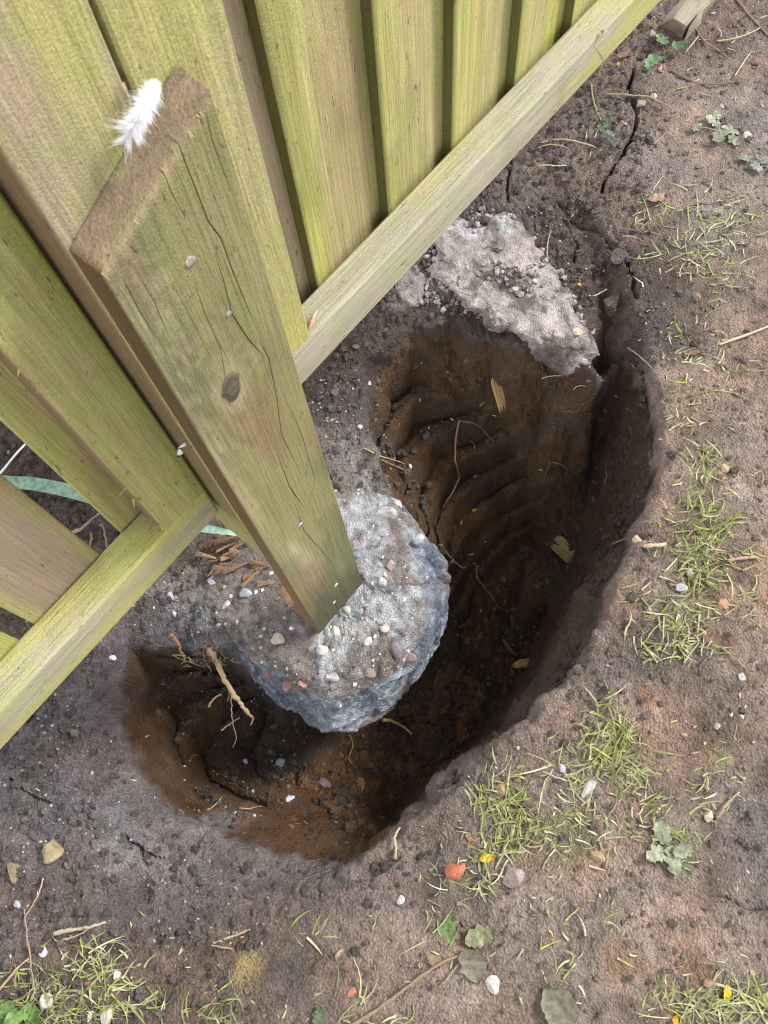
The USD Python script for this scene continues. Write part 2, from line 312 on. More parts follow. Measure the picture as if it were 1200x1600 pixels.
h = h - .046 * ss(rimd, -.002, .011) * ss(-h, -.03, .0)
depth = np.clip(.02 - h, 0, 1)
gx_, gy_ = np.gradient(h.reshape(shp), GX, GY); slope = np.hypot(gx_, gy_).ravel()
deep = ss(depth, .035, .10)
def region(line):
    """1 on the lawn side (towards the lower right) of a rim polyline"""
    poly = Polygon([tuple(onz(q, 0)[:2]) for q in line]); from shapely import contains_xy
    return contains_xy(poly, x + 1.3 * wx, y + 1.3 * wy).astype(float)
lawn = region([(985,300),(1000,420),(1020,520),(1045,640),(1044,730),(1020,820),(995,900),(960,990),(905,1070),(840,1145),(765,1210),(690,1275),(628,1335),(500,1420),(330,1500),(200,1490),(80,1520),(-60,1540),(-300,1900),(1500,2600),(2600,1200),(1700,-300),(1150,-60),(1010,120)])
_l = lawn.reshape(shp); lawn = np.clip(ndimage.gaussian_filter(_l, 4), 0, 1).ravel()
# shelves scraped by the digging hands round the deep part
m_sh = region([(560,560),(640,520),(780,560),(880,640),(880,800),(800,930),(700,930),(690,850),(640,760),(570,690)])
m_sh = ndimage.gaussian_filter(m_sh.reshape(shp), 6).ravel() * ss(depth, .02, .06)
hw = h + .016 * nz(P, 11, 5, 3) + .06 * nz(P, 3.5, 8)
per = .066; ph = hw / per; fr = ph - np.floor(ph)
terr = (np.floor(ph) + ss(fr, .74, 1.0)) * per - hw - .016 * ss(fr, .35, .72) * (1 - ss(fr, .72, .80))
h = h + m_sh * terr * (.8 + .5 * ss(nz(P, 9, 7, 2), -.35, .3))
m_sl = region([(215,990),(330,1000),(360,1060),(330,1180),(380,1260),(250,1260),(190,1150),(180,1050)])
m_sl = ndimage.gaussian_filter(m_sl.reshape(shp), 5).ravel()
hw2 = h + .006 * nz(P, 14, 6, 2); per2 = .058; ph = hw2 / per2; fr = ph - np.floor(ph)
h = h + m_sl * ((np.floor(ph) + ss(fr, .70, 1.0)) * per2 - hw2 - .020 * ss(fr, .30, .70) * (1 - ss(fr, .70, .80)))
# cracks in the drying topsoil
for line, w, d in [([(985,128),(978,165),(988,205),(983,240),(962,270),(948,290),(938,312)], .007, .05), ([(983,240),(1000,236),(1020,245)], .004, .018), ([(795,262),(790,300),(795,330)], .005, .02),
                   ([(870,330),(895,345),(930,355),(950,375),(985,420),(990,470)], .006, .03), ([(880,350),(905,385),(900,410)], .004, .02), ([(10,1215),(35,1240),(70,1255)], .004, .010), ([(180,1305),(205,1330),(240,1345),(270,1338)], .003, .010), ([(205,1330),(215,1352)], .003, .008),
                   ([(1090,1390),(1130,1398),(1165,1420),(1190,1418)], .003, .006), ([(640,640),(610,690)], .003, .0)]:
    dd = near_line(line); w2 = w * .75 * (1 + .65 * nz(P, 45, 9, 2) ); h = h - d * (1 - ss(dd, w2 * .2, w2)) * (1 - .3 * nz(P, 60, 10)) * ss(w2, .0008, .002)
# the groove between the mortar lumps and the lawn
h = h - .02 * (1 - ss(near_line([(905,345),(950,430),(965,510),(985,580)]), .008, .035))
# the sunken print and dug pit of the left bank
h = h - .035 * blob(205, 1405, .022) - .02 * blob(1150, 1330, .05)
# relief: broad unevenness, trodden pits, clods, crumbs
rough = np.clip(.35 + .65 * (1 - lawn), 0, 1)
h = h + near * (.006 * nz(P, 7, 20, 2) + .0065 * rough * np.abs(nz(P, 34, 21, 3)) + .0042 * rough * np.abs(nz(P, 90, 23, 2)) + .0026 * rough * nz(P, 210, 24, 1)
     + lawn * (.0042 * nz(P, 22, 22, 2) + .0034 * np.abs(nz(P, 45, 25, 2)) + .0024 * np.abs(nz(P, 110, 26, 2)) + .0011 * nz(P, 230, 28) - .006 * ss(nz(P, 11, 27, 2), .15, .45)))
def clods(n, r0, r1, seed, mask, sink):
    r = np.random.default_rng(seed); c = np.stack([r.uniform(-.75, 1.75, n), r.uniform(-.5, 1.1, n)], -1); rad = r.uniform(0, 1, n) ** 2.2 * (r1 - r0) + r0
    k = np.flatnonzero(near); q = np.stack([x[k], y[k]], -1) + .35 * r1 * np.stack([nz(P[k], .6 / r1, seed + 1), nz(P[k], .6 / r1, seed + 2)], -1)
    d, i = cKDTree(c).query(q, k=3); b = np.sqrt(np.maximum(rad[i] ** 2 - d ** 2, 0)) - sink * rad[i]
    out = np.zeros(len(x)); out[k] = np.maximum(b, 0).max(1); return out * mask
m_cl = (1 - lawn) * (1 - .75 * m_sh) * (.4 + .6 * ss(nz(P, 9, 30, 2), -.5, .4))
h = h + clods(5200, .004, .017, 41, m_cl, .35) + clods(60000, .0018, .0065, 42, (1 - .6 * lawn) * (1 - .6 * m_sh), .15) + clods(1200, .004, .012, 43, lawn * .5, .55)
h = h - .3 * clods(1500, .003, .012, 44, lawn * .6, .5)
hgt = RegularGridInterpolator((GX, GY), h.reshape(shp), bounds_error=False, fill_value=.03)
def H(px, py): return float(hgt((px, py)))
# on the steep walls the relief stands out sideways
gx_, gy_ = np.gradient(h.reshape(shp), GX, GY); gx_, gy_ = ndimage.gaussian_filter(gx_, 4).ravel(), ndimage.gaussian_filter(gy_, 4).ravel()
nl = 1 / np.sqrt(1 + gx_ ** 2 + gy_ ** 2); N = np.stack([-gx_ * nl, -gy_ * nl, nl], -1); steep = ss(1 - nl, .12, .5)
Q = np.stack([x, y, h], -1)
disp = near * steep * (.009 * nz(Q, 16, 60, 2) + .010 * np.abs(nz(Q, 34, 61, 2)) + .0045 * np.abs(nz(Q, 80, 62, 2)))
V = Q + N * disp[:, None]
# soil colours by place: each entry is a patch of soil, with shade painted in deep in the hole
SC = [
 # (sight line, height, colour)
 *[(a, b, .03, (.29, .235, .205)) for a, b in [(1150,700),(1150,1000),(1130,1250),(1000,1400),(850,1450),(700,1500),(1150,1500),(950,1150),(1080,600),(1090,300),(1150,200)]],
 *[(a, b, .03, (.285, .215, .172)) for a, b in [(950,1480),(1080,1180),(1160,900),(1000,1520),(900,1560),(1170,480),(600,1500),(820,1540)]],
 *[(a, b, .03, (.175, .142, .130)) for a, b in [(1170,1320),(1130,1360),(700,1290),(760,1240),(850,1150),(960,1010),(620,1370),(1100,1130)]],
 *[(a, b, .02, (.18, .14, .12)) for a, b in [(1080,60),(1150,60),(1000,150),(900,250),(820,270),(960,330)]],
 *[(a, b, .01, (.070, .050, .039)) for a, b in [(900,380),(950,430),(980,520),(880,330),(960,570),(990,450)]],
 *[(a, b, 0, (.062, .048, .041)) for a, b in [(560,560),(500,620),(620,520),(520,590),(700,500),(640,480),(580,540)]],
 *[(a, b, 0, (.17, .15, .135)) for a, b in [(540,700),(560,720),(520,680),(580,740)]],
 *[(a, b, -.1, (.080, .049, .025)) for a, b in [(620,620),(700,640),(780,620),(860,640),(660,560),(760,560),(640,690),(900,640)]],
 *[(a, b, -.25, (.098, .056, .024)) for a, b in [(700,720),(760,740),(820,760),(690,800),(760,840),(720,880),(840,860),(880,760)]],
 *[(a, b, -.4, (.050, .028, .012)) for a, b in [(800,900),(780,1000),(850,960),(740,1080),(700,1120)]],  # deep floor: soil colour darkened to carry the shade of the hole
 *[(a, b, -.12, (.034, .022, .013)) for a, b in [(960,640),(960,720),(940,800),(920,880)]],  # right wall turned from the light: its shade is put into the soil colour
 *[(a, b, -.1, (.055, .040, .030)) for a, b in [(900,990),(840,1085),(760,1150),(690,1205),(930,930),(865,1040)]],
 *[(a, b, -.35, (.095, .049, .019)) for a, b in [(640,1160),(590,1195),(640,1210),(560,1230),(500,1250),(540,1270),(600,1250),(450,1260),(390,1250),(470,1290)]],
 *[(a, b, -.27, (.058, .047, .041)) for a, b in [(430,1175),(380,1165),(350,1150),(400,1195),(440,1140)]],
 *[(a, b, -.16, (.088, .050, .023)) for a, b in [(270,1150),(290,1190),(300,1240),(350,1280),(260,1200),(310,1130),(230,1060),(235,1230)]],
 *[(a, b, -.03, (.117, .105, .110)) for a, b in [(120,1150),(60,1240),(160,1220),(250,960),(180,1000),(100,1300),(180,1400),(60,1400),(320,1400),(280,1420)]],
 *[(a, b, -.04, (.175, .165, .172)) for a, b in [(215,1290),(260,1300),(300,1320),(180,1330),(240,1340),(60,1250),(430,1370),(500,1365),(330,920),(290,930)]],
 *[(a, b, 0, (.155, .12, .10)) for a, b in [(350,1480),(250,1500),(450,1450),(100,1480),(480,1420),(200,1470)]],
 *[(a, b, 0, (.10, .078, .062)) for a, b in [(40,700),(100,800),(120,880),(20,960),(300,860),(260,880)]],
 (930, 800, -.2, (.034, .021, .011)),  # same painted shade, middle of the right wall
]
sc = np.array([list(onz((a, b), z)[:2]) + list(c) + [z] for a, b, z, c in SC])
k = np.flatnonzero(near); q = np.stack([x[k] + .03 * nz(P[k], 9, 70, 3), y[k] + .03 * nz(P[k], 9, 71, 3)], -1)
def layer(rows):
    d, i = cKDTree(rows[:, :2]).query(q, k=6); w = 1 / (d + .012) ** 2.6; w /= w.sum(1, keepdims=True); return (w[..., None] * rows[i, 2:5]).sum(1)
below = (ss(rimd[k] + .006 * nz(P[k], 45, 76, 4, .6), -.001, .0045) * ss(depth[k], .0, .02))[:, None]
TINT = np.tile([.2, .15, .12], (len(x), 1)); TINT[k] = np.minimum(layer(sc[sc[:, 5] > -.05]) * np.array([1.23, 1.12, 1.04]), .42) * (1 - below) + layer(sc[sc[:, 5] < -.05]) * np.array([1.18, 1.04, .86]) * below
g1 = nz(P, 24, 72, 5, .7); TINT *= (1 + .42 * g1 - .22 * ss(nz(P, 13, 74, 4, .6), .05, .4) * lawn)[:, None] * np.stack([1 + .16 * nz(P, 14, 73, 4), np.ones(len(x)), 1 - .16 * nz(P, 14, 73, 4)], -1)
def patch(cx, cy, r, c, amt=.8):
    m = np.clip(blob(cx, cy, r) * 1.6 * (1 + .9 * nz(P, 55, 75, 3)) - .35, 0, 1)[:, None] * amt
    TINT[:] = TINT * (1 - m) + np.array(c) * m
for a in [(385,1515,.030,(.36,.27,.12)),(960,1500,.03,(.27,.17,.10)),(1080,1500,.025,(.27,.17,.10)),(1090,1170,.02,(.27,.17,.10)),(1000,1090,.02,(.30,.17,.09)),(1110,1010,.025,(.28,.16,.10)),(330,1275,.02,(.25,.15,.10)),(1120,560,.02,(.30,.2,.14)),
          (1050,1335,.035,(.23,.24,.14)),(1110,1180,.02,(.28,.25,.13)),(880,1300,.04,(.24,.22,.12)),(560,740,.03,(.42,.40,.38)),(545,715,.03,(.34,.32,.30)),(580,770,.03,(.45,.43,.41)),(340,940,.05,(.30,.30,.31)),(290,1290,.03,(.24,.22,.21)),(200,1330,.03,(.23,.215,.21)),
          (760,430,.05,(.36,.31,.28)),(715,390,.05,(.38,.33,.30)),(830,500,.04,(.34,.29,.26)),(900,540,.03,(.36,.32,.29)),(640,455,.035,(.36,.31,.28)),(690,470,.03,(.30,.26,.24)),(620,480,.02,(.3,.26,.25))]: patch(*a)
i = np.arange(shp[0] - 1)[:, None] * shp[1]; j = np.arange(shp[1] - 1)[None]
a = (i + j).ravel(); FACES = np.stack([a, a + shp[1], a + shp[1] + 1, a + 1], -1)
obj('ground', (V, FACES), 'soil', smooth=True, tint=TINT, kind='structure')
# finding a spot of ground along a sight line
_near = np.flatnonzero((x > -.75) & (x < 1.75) & (y > -.52) & (y < 1.1))
def seen(verts):
    pp = project(verts); return cKDTree(pp), np.linalg.norm(verts - EYE, axis=1), verts
G_SEEN = seen(V[_near])
def at(px, py, S=None, r=3.0):
    t, dist, v = S or G_SEEN; c = t.query_ball_point((px, py), r)
    if not c: c = [t.query((px, py))[1]]
    return v[min(c, key=lambda i: dist[i])].copy()
def gn(p, e=.008):
    n = np.array([H(p[0] - e, p[1]) - H(p[0] + e, p[1]), H(p[0], p[1] - e) - H(p[0], p[1] + e), 2 * e]); return n / np.linalg.norm(n)

# ------------------------------------------------------------------ concrete footing
CC = np.array([.185, .355])
def ring(pts, z):
    w = np.array([onz(p, z)[:2] for p in pts]) - CC; a = np.arctan2(w[:, 1], w[:, 0]); r = np.hypot(*w.T); o = np.argsort(a)
    return lambda t: np.interp(t, a[o], r[o], period=2 * np.pi)
top_r = ring([(572,745),(612,788),(622,835),(632,890),(628,950),(610,1005),(578,1040),(530,1078),(460,1068),(405,1035),(360,990),(315,940),(300,900),(345,850),(440,800),(530,740)], -.012)
max_r = ring([(590,745),(640,772),(682,826),(706,890),(702,960),(682,1012),(642,1064),(600,1112),(550,1141),(500,1131),(450,1096),(400,1052),(355,1005),(305,950),(285,900),(335,840),(440,785),(530,725)], -.10)
nt, rows = 560, []
th = np.linspace(0, 2 * np.pi, nt, endpoint=False); tr, mr = top_r(th), max_r(th)
tr, mr = (ndimage.gaussian_filter1d(q, 6, mode='wrap') for q in (tr, mr))
prof = [(0, 0, 0.004), (.5, 0, .004), (.8, 0, -.006), (1, 0, -.024), (1, .45, -.048), (1, .85, -.075), (1, 1, -.108), (.98, .95, -.14), (.9, .9, -.20), (.8, .8, -.30), (.6, .6, -.42)]
u = np.linspace(0, len(prof) - 1, 190); pr = np.array([[np.interp(q, range(len(prof)), [p[c] for p in prof]) for q in u] for c in range(3)])
pr = ndimage.gaussian_filter1d(pr, 6, axis=1, mode='nearest'); pr[0, 0] = 0.003
vs = []
for s, t, z in pr.T:
    r = np.where(u[len(vs)] < 3.01, s * tr, (tr + t * (mr - tr)) * (s if u[len(vs)] > 6 else 1)); r = np.where(u[len(vs)] < 3.01, s * tr, r)
    vs.append(np.stack([CC[0] + r * np.cos(th), CC[1] + r * np.sin(th), np.full(nt, z)], -1))
v = np.array(vs); k0 = int(np.argmin(np.abs(u - 3.0)))
v = ndimage.gaussian_filter1d(v, 2, axis=0, mode='nearest').reshape(-1, 3)
i = np.arange(len(pr.T) - 1)[:, None] * nt; k = np.arange(nt)[None]; k2 = (k + 1) % nt
f = np.stack([i + k, i + nt + k, i + nt + k2, i + k2], -1).reshape(-1, 4)
rg = np.random.default_rng(15)
for a_ in np.linspace(-2.9, 1.2, 13):
    n_ = np.array([np.cos(a_ + rg.normal() * .12), np.sin(a_ + rg.normal() * .12), rg.uniform(-.15, .75)]); n_ /= np.linalg.norm(n_); w_ = v - [CC[0], CC[1], -.06]; d_ = (w_ @ n_); lim = np.percentile(d_, 99.7) * rg.uniform(.86, .95)
    v = v - np.maximum(d_ - lim, 0)[:, None] * n_ * .85
t_ = trimesh.Trimesh(v, np.vstack([f[:, [0, 1, 2]], f[:, [0, 2, 3]]]), process=False); n_ = np.array(t_.vertex_normals)
amp = ss(np.hypot(*(v[:, :2] - CC).T), .004, .03)
cells = np.random.default_rng(5).uniform([-.05, .05, -.4], [.5, .7, .05], (1500, 3)); vw_ = v + .012 * np.stack([nz(v, 22, s_, 2) for s_ in (101, 102, 103)], -1); dcell, icell = cKDTree(cells).query(vw_, k=2)
rg = np.random.default_rng(6); gr = rg.normal(size=(1500, 3)) * .11; sidez = ss(-v[:, 2], .012, .04)
facet = (rg.normal(size=1500)[icell[:, 0]] * .0026 + ((v - cells[icell[:, 0]]) * gr[icell[:, 0]]).sum(1)) * (.45 + .55 * sidez)
crumb = np.sqrt(np.maximum(0, .006 ** 2 - np.minimum(cKDTree(v[np.random.default_rng(7).choice(len(v), 1500)]).query(v)[0], .006) ** 2))
v = v + n_ * (amp * (.013 * nz(v, 11, 104, 2) + facet + .004 * np.abs(nz(v, 28, 105, 3)) + .0045 * np.abs(nz(v, 85, 110, 2)) + .0022 * nz(v, 200, 106, 2) + .45 * crumb * (1 - .7 * sidez)))[:, None]
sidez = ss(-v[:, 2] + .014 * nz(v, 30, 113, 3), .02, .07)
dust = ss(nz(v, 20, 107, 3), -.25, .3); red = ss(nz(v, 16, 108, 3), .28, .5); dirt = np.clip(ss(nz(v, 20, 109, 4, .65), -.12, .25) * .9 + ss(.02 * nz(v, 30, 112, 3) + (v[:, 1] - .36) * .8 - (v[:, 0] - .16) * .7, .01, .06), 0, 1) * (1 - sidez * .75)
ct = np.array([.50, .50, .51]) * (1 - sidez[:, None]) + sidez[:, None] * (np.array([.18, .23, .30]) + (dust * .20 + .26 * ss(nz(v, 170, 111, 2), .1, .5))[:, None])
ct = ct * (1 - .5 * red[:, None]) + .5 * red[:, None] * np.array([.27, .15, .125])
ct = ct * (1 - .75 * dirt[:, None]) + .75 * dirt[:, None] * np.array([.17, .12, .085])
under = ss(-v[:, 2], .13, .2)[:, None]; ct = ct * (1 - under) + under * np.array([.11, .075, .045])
footing = thing('concrete_footing', 'lumpy grey concrete footing with dark bluish side, standing in the dug hole round the stake', 'concrete footing', (CC[0], CC[1], -.4))
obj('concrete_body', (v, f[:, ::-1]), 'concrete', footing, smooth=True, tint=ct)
C_SEEN = seen(v)
for px, py, s, c, lab, sd in [(418,1054,.010,(.34,.125,.075),'round orange brick bit set in the concrete',1),(450,1072,.012,(.38,.12,.085),'bright red brick bit at the concrete edge',2),(470,1070,.010,(.38,.14,.10),None,3),
                              (605,800,.024,(.42,.35,.32),'pale pink mortar lump on the top edge',4),(620,785,.018,(.46,.37,.33),None,5),(432,1000,.016,(.46,.38,.26),'cream stone with moss',6),(527,985,.010,(.42,.38,.33),None,7),(545,955,.008,(.45,.43,.40),None,8),
                              (600,980,.009,(.46,.38,.26),None,9),(620,1015,.018,(.16,.13,.14),'dark purple slate piece',10),(640,1030,.014,(.24,.14,.13),None,11),(580,1048,.012,(.2,.14,.1),None,12),(560,865,.012,(.12,.16,.22),'dark blue wet stone beside the stake',13),(520,1060,.012,(.42,.40,.38),None,14),
                              (600,910,.010,(.36,.34,.33),None,15),(655,840,.012,(.34,.35,.36),None,16),(575,1000,.009,(.4,.4,.4),None,17),(505,1015,.011,(.45,.42,.38),None,18),(610,880,.012,(.33,.22,.18),None,19),(350,945,.010,(.36,.37,.39),None,20),(385,925,.012,(.33,.34,.37),None,21),(330,905,.009,(.38,.42,.48),None,22)]:
    p = at(px, py, C_SEEN); obj('embedded_stone', rock(p, s, sd + 300, flat=.6), 'stone', footing, smooth=35, tint=np.array(c) * .6 + np.mean(c) * .35, label=lab)

# ------------------------------------------------------------------ timber: colours of weathered, algae-grown wood
ALG = np.array([.41, .39, .15]); PALE = np.array([.385, .33, .215]); GREY = np.array([.40, .375, .275]); BRN = np.array([.20, .135, .075]); LIME = np.array([.47, .45, .09])
def mixc(a, b, t): t = np.clip(t, 0, 1)[:, None]; return a * (1 - t) + b * t
STREAK = np.array([1, 1, .12])
def spots(v, c, seed, amt=.5):
    m = ss(nz(v * np.array([1, 1, .35]), 40, seed, 3), .25, .6)
    return mixc(c, c * .72, m * amt)
# main post
XL = .107; YP = .346
post = thing('fence_post', 'tall square green-stained fence post rotted through above the ground, behind the repair stake', 'fence post', (.145, .384, .34))
sq = box(XL, .1825, YP, .421, .345, 2.0, .002)
cut = None
r_ = np.random.default_rng(3)
pv = []
for k in range(9):
    px_ = XL + .0755 * (k + r_.uniform(.1, .9)) / 9
    for j in range(5):
        py_ = YP + .075 * (j + r_.uniform(.1, .9)) / 5; hh = r_.uniform(.0, .07) if py_ > .36 else .01
        spike = m3.Manifold.hull_points(np.array([(px_ - .008, py_ - .012, .34), (px_ + .008, py_ - .012, .34), (px_, py_ + .012, .34), (px_ + r_.uniform(-.003, .003), py_, .34 + hh)]))
        cut = spike if cut is None else cut + spike
sq = (sq - cut).refine_to_length(.009)
def post_tint(v):
    c = mixc(np.tile(PALE, (len(v), 1)), ALG, ss(nz(v * STREAK, 22, 120, 3) + .35 * nz(v, 9, 121, 2), -.15, .35))
    c = mixc(c, BRN * 1.35, ss(nz(v * STREAK, 30, 122, 2), .1, .5) * .6)
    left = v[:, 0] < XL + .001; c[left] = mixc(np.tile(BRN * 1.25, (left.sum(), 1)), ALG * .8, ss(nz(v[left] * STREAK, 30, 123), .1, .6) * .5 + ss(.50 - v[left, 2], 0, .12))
    return c
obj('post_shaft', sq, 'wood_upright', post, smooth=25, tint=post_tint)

# repair stake in front of the post: sawn slantwise, split by drying
SX0, SX1, SY0, SY1 = .109, .2155, .319, .3445
stake = thing('repair_stake', 'thick weathered timber stake with slanting sawn top, cracks and dark knot', 'stake', ((SX0 + SX1) / 2, .332, -.1))
def hull(*p): return m3.Manifold.hull_points(np.array(p, float))
c_ = .0016
body = hull(*[(a, b, z) for a, b, z in [(SX0 + c_, SY0, -.15), (SX1 - c_, SY0, -.15), (SX0, SY0 + c_, -.15), (SX1, SY0 + c_, -.15), (SX0, SY1, -.15), (SX1, SY1, -.15),
      (SX0 + c_, SY0, .8895), (SX1 - c_, SY0, .9345), (SX0, SY0 + c_, .8895), (SX1, SY0 + c_, .9345), (SX0, SY1, .892), (SX1, SY1, .937)]])
CRACKS = [([(272,205),(290,255),(312,310),(325,345),(345,372),(362,420),(395,500)], 0.0006050000000000001, .010), ([(240,248),(258,275),(268,300),(290,342)], 0.00044000000000000007, .006), ([(335,395),(350,440),(362,490),(388,530),(415,560)], 0.00055, .008),
          ([(302,435),(320,490),(345,545),(352,590),(334,630)], 0.00044000000000000007, .006), ([(398,520),(420,560),(432,620),(440,680),(470,740)], 0.000495, .007), ([(318,150),(330,215),(345,255),(360,300)], 0.00044000000000000007, .006),
          ([(430,700),(452,760),(480,800)], .0007, .005), ([(190,430),(215,480),(245,530)], .0005, .003), ([(455,640),(475,690),(492,750),(480,800)], .0006, .004), ([(205,410),(240,470),(262,520)], .0005, .003), ([(455,770),(475,830),(520,880)], .0006, .004)]
for line, wd, dp in CRACKS:
    q = [ony(p, SY0) for p in line]
    for n, (a, b) in enumerate(zip(q[:-1], q[1:])):
        wa = wd * (.25 if n == 0 else 1); wb = wd * (.25 if n == len(q) - 2 else 1)
        body = body - hull((a[0] - wa, SY0 - .002, a[2]), (a[0] + wa, SY0 - .002, a[2]), (a[0], SY0 + dp, a[2]), (b[0] - wb, SY0 - .002, b[2]), (b[0] + wb, SY0 - .002, b[2]), (b[0], SY0 + dp, b[2]))
kn = ony((362, 605), SY0)
body = body.refine_to_length(.0065)
def stake_tint(v):
    c = np.tile(np.array([.265, .245, .115]), (len(v), 1))
    c = mixc(c, PALE * 1.05, ss(nz(v * STREAK, 40, 130, 3), -.1, .4) * ss(.165 - v[:, 0], -.01, .03))
    c = mixc(c, np.array([.165, .175, .08]), ss(nz(v * np.array([1, 1, .4]), 20, 131, 3), .0, .3) * .85)
    c = mixc(c, np.array([.42, .35, .22]), ss(np.sin(v[:, 0] * 1500 + 5 * nz(v * STREAK, 50, 137, 2)), .1, .9) * ss(.155 - v[:, 0], -.01, .04) * ss(nz(v * STREAK, 12, 138, 2), -.4, .2) * .6)
    c = mixc(c, np.array([.235, .165, .085]), ss(nz(v * np.array([1, 1, .3]), 18, 132, 2), .12, .45) * .7)
    ring_ = np.sin(((v[:, 0] - kn[0]) ** 2 + ((v[:, 2] - kn[2]) * .22) ** 2) ** .5 * 700 + 3.5 * nz(v * np.array([1, 1, .3]), 30, 133, 2))
    dk = np.hypot(v[:, 0] - kn[0], (v[:, 2] - kn[2]) * .6); c = mixc(c, c * .8, ss(ring_, -.2, .9) * ss(.085 - dk, 0, .05))
    c = mixc(c, np.array([.36, .31, .19]), ss(.012 - np.abs(dk - .0135), .004, .012) * .55)
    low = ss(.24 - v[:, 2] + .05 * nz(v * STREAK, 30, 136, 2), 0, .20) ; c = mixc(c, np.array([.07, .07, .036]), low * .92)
    topm = ss(v[:, 2] - (.8905 + (v[:, 0] - SX0) * .4225), -.002, .0005)
    c = mixc(c, mixc(np.tile([.275, .205, .14], (len(v), 1)), np.array([.36, .28, .18]), ss(nz(v, 60, 134, 3), -.1, .5)), topm)
    edge = ss(v[:, 2] - (.886 + (v[:, 0] - SX0) * .4225), -.006, .002) * (1 - topm); c = mixc(c, np.array([.42, .34, .20]), edge * .8)
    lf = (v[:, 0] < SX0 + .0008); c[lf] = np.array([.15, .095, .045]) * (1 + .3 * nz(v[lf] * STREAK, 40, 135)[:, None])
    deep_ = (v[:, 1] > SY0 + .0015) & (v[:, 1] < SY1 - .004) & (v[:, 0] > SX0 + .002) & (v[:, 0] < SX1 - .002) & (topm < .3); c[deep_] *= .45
    return c
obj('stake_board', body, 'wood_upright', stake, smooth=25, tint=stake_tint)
a = np.linspace(0, 2 * np.pi, 26, endpoint=False); kv = [kn + [0, -.0016, 0]]
for rr, yy in ((.35, -.0018), (.7, -.0016), (1, -.0004), (1.08, .003)):
    kv += [kn + [rr * .0098 * np.cos(t) * (1 + .1 * np.sin(3 * t) + .06 * np.sin(7 * t)), yy, rr * .0165 * np.sin(t) + rr * .003 * np.cos(t)] for t in a]
kf = [(0, 1 + (k + 1) % 26, 1 + k) for k in range(26)] + [t for r in range(3) for k in range(26) for t in ((1 + r * 26 + k, 1 + r * 26 + (k + 1) % 26, 1 + r * 26 + 26 + k), (1 + r * 26 + (k + 1) % 26, 1 + r * 26 + 26 + (k + 1) % 26, 1 + r * 26 + 26 + k))]
kv = np.array(kv); obj('knot', (kv, np.array(kf)), 'wood_along', stake, smooth=True, tint=np.array([[.10, .085, .062]] + [[.12, .10, .072]] * 26 + [[.085, .07, .05]] * 26 + [[.17, .14, .09]] * 26 + [[.3, .25, .15]] * 26), label='dark oval knot in the face')
def screw(p, r, tl):
    a = np.linspace(0, 2 * np.pi, 20, endpoint=False); v = [p + [0, -.0012, 0]]
    for q, d in ((.55, -.0015), (.92, -.001), (1, -.0002), (1, .001)): v += [p + [q * r * np.cos(t), d, q * r * np.sin(t)] for t in a]
    f = [(0, 1 + (k + 1) % 20, 1 + k) for k in range(20)] + [t for g in range(3) for k in range(20) for t in ((1 + g * 20 + k, 1 + g * 20 + (k + 1) % 20, 21 + g * 20 + k), (1 + g * 20 + (k + 1) % 20, 21 + g * 20 + (k + 1) % 20, 21 + g * 20 + k))]
    head = (np.array(v), np.array(f)); bars = [box(p[0] - r * .6, p[0] + r * .6, p[1] - .0019, p[1] - .0012, p[2] - r * .14, p[2] + r * .14, 0), box(p[0] - r * .14, p[0] + r * .14, p[1] - .00185, p[1] - .0012, p[2] - r * .6, p[2] + r * .6, 0)]
    return join([head])
for px, py, r, in [(297,408,.0042),(470,820,.0038),(525,914,.0042),(522,941,.0036),(357,490,.0026)]:
    obj('screw', screw(ony((px, py), SY0), r, 0), 'metal', stake, smooth=40)
rs = np.random.default_rng(9)
for k in range(16):   # torn fibres along the sawn top edge
    t = rs.uniform(0, 1); p = np.array([SX0 + t * (SX1 - SX0), SY0 + .0005, .8895 + t * .045])
    if k < 9: obj('torn_fibre', tube([p, p + [rs.uniform(-.002, .002), -.002, -rs.uniform(.002, .006)]], .0004, .0001, 4), 'straw', stake, tint=np.array([.45, .36, .22]))

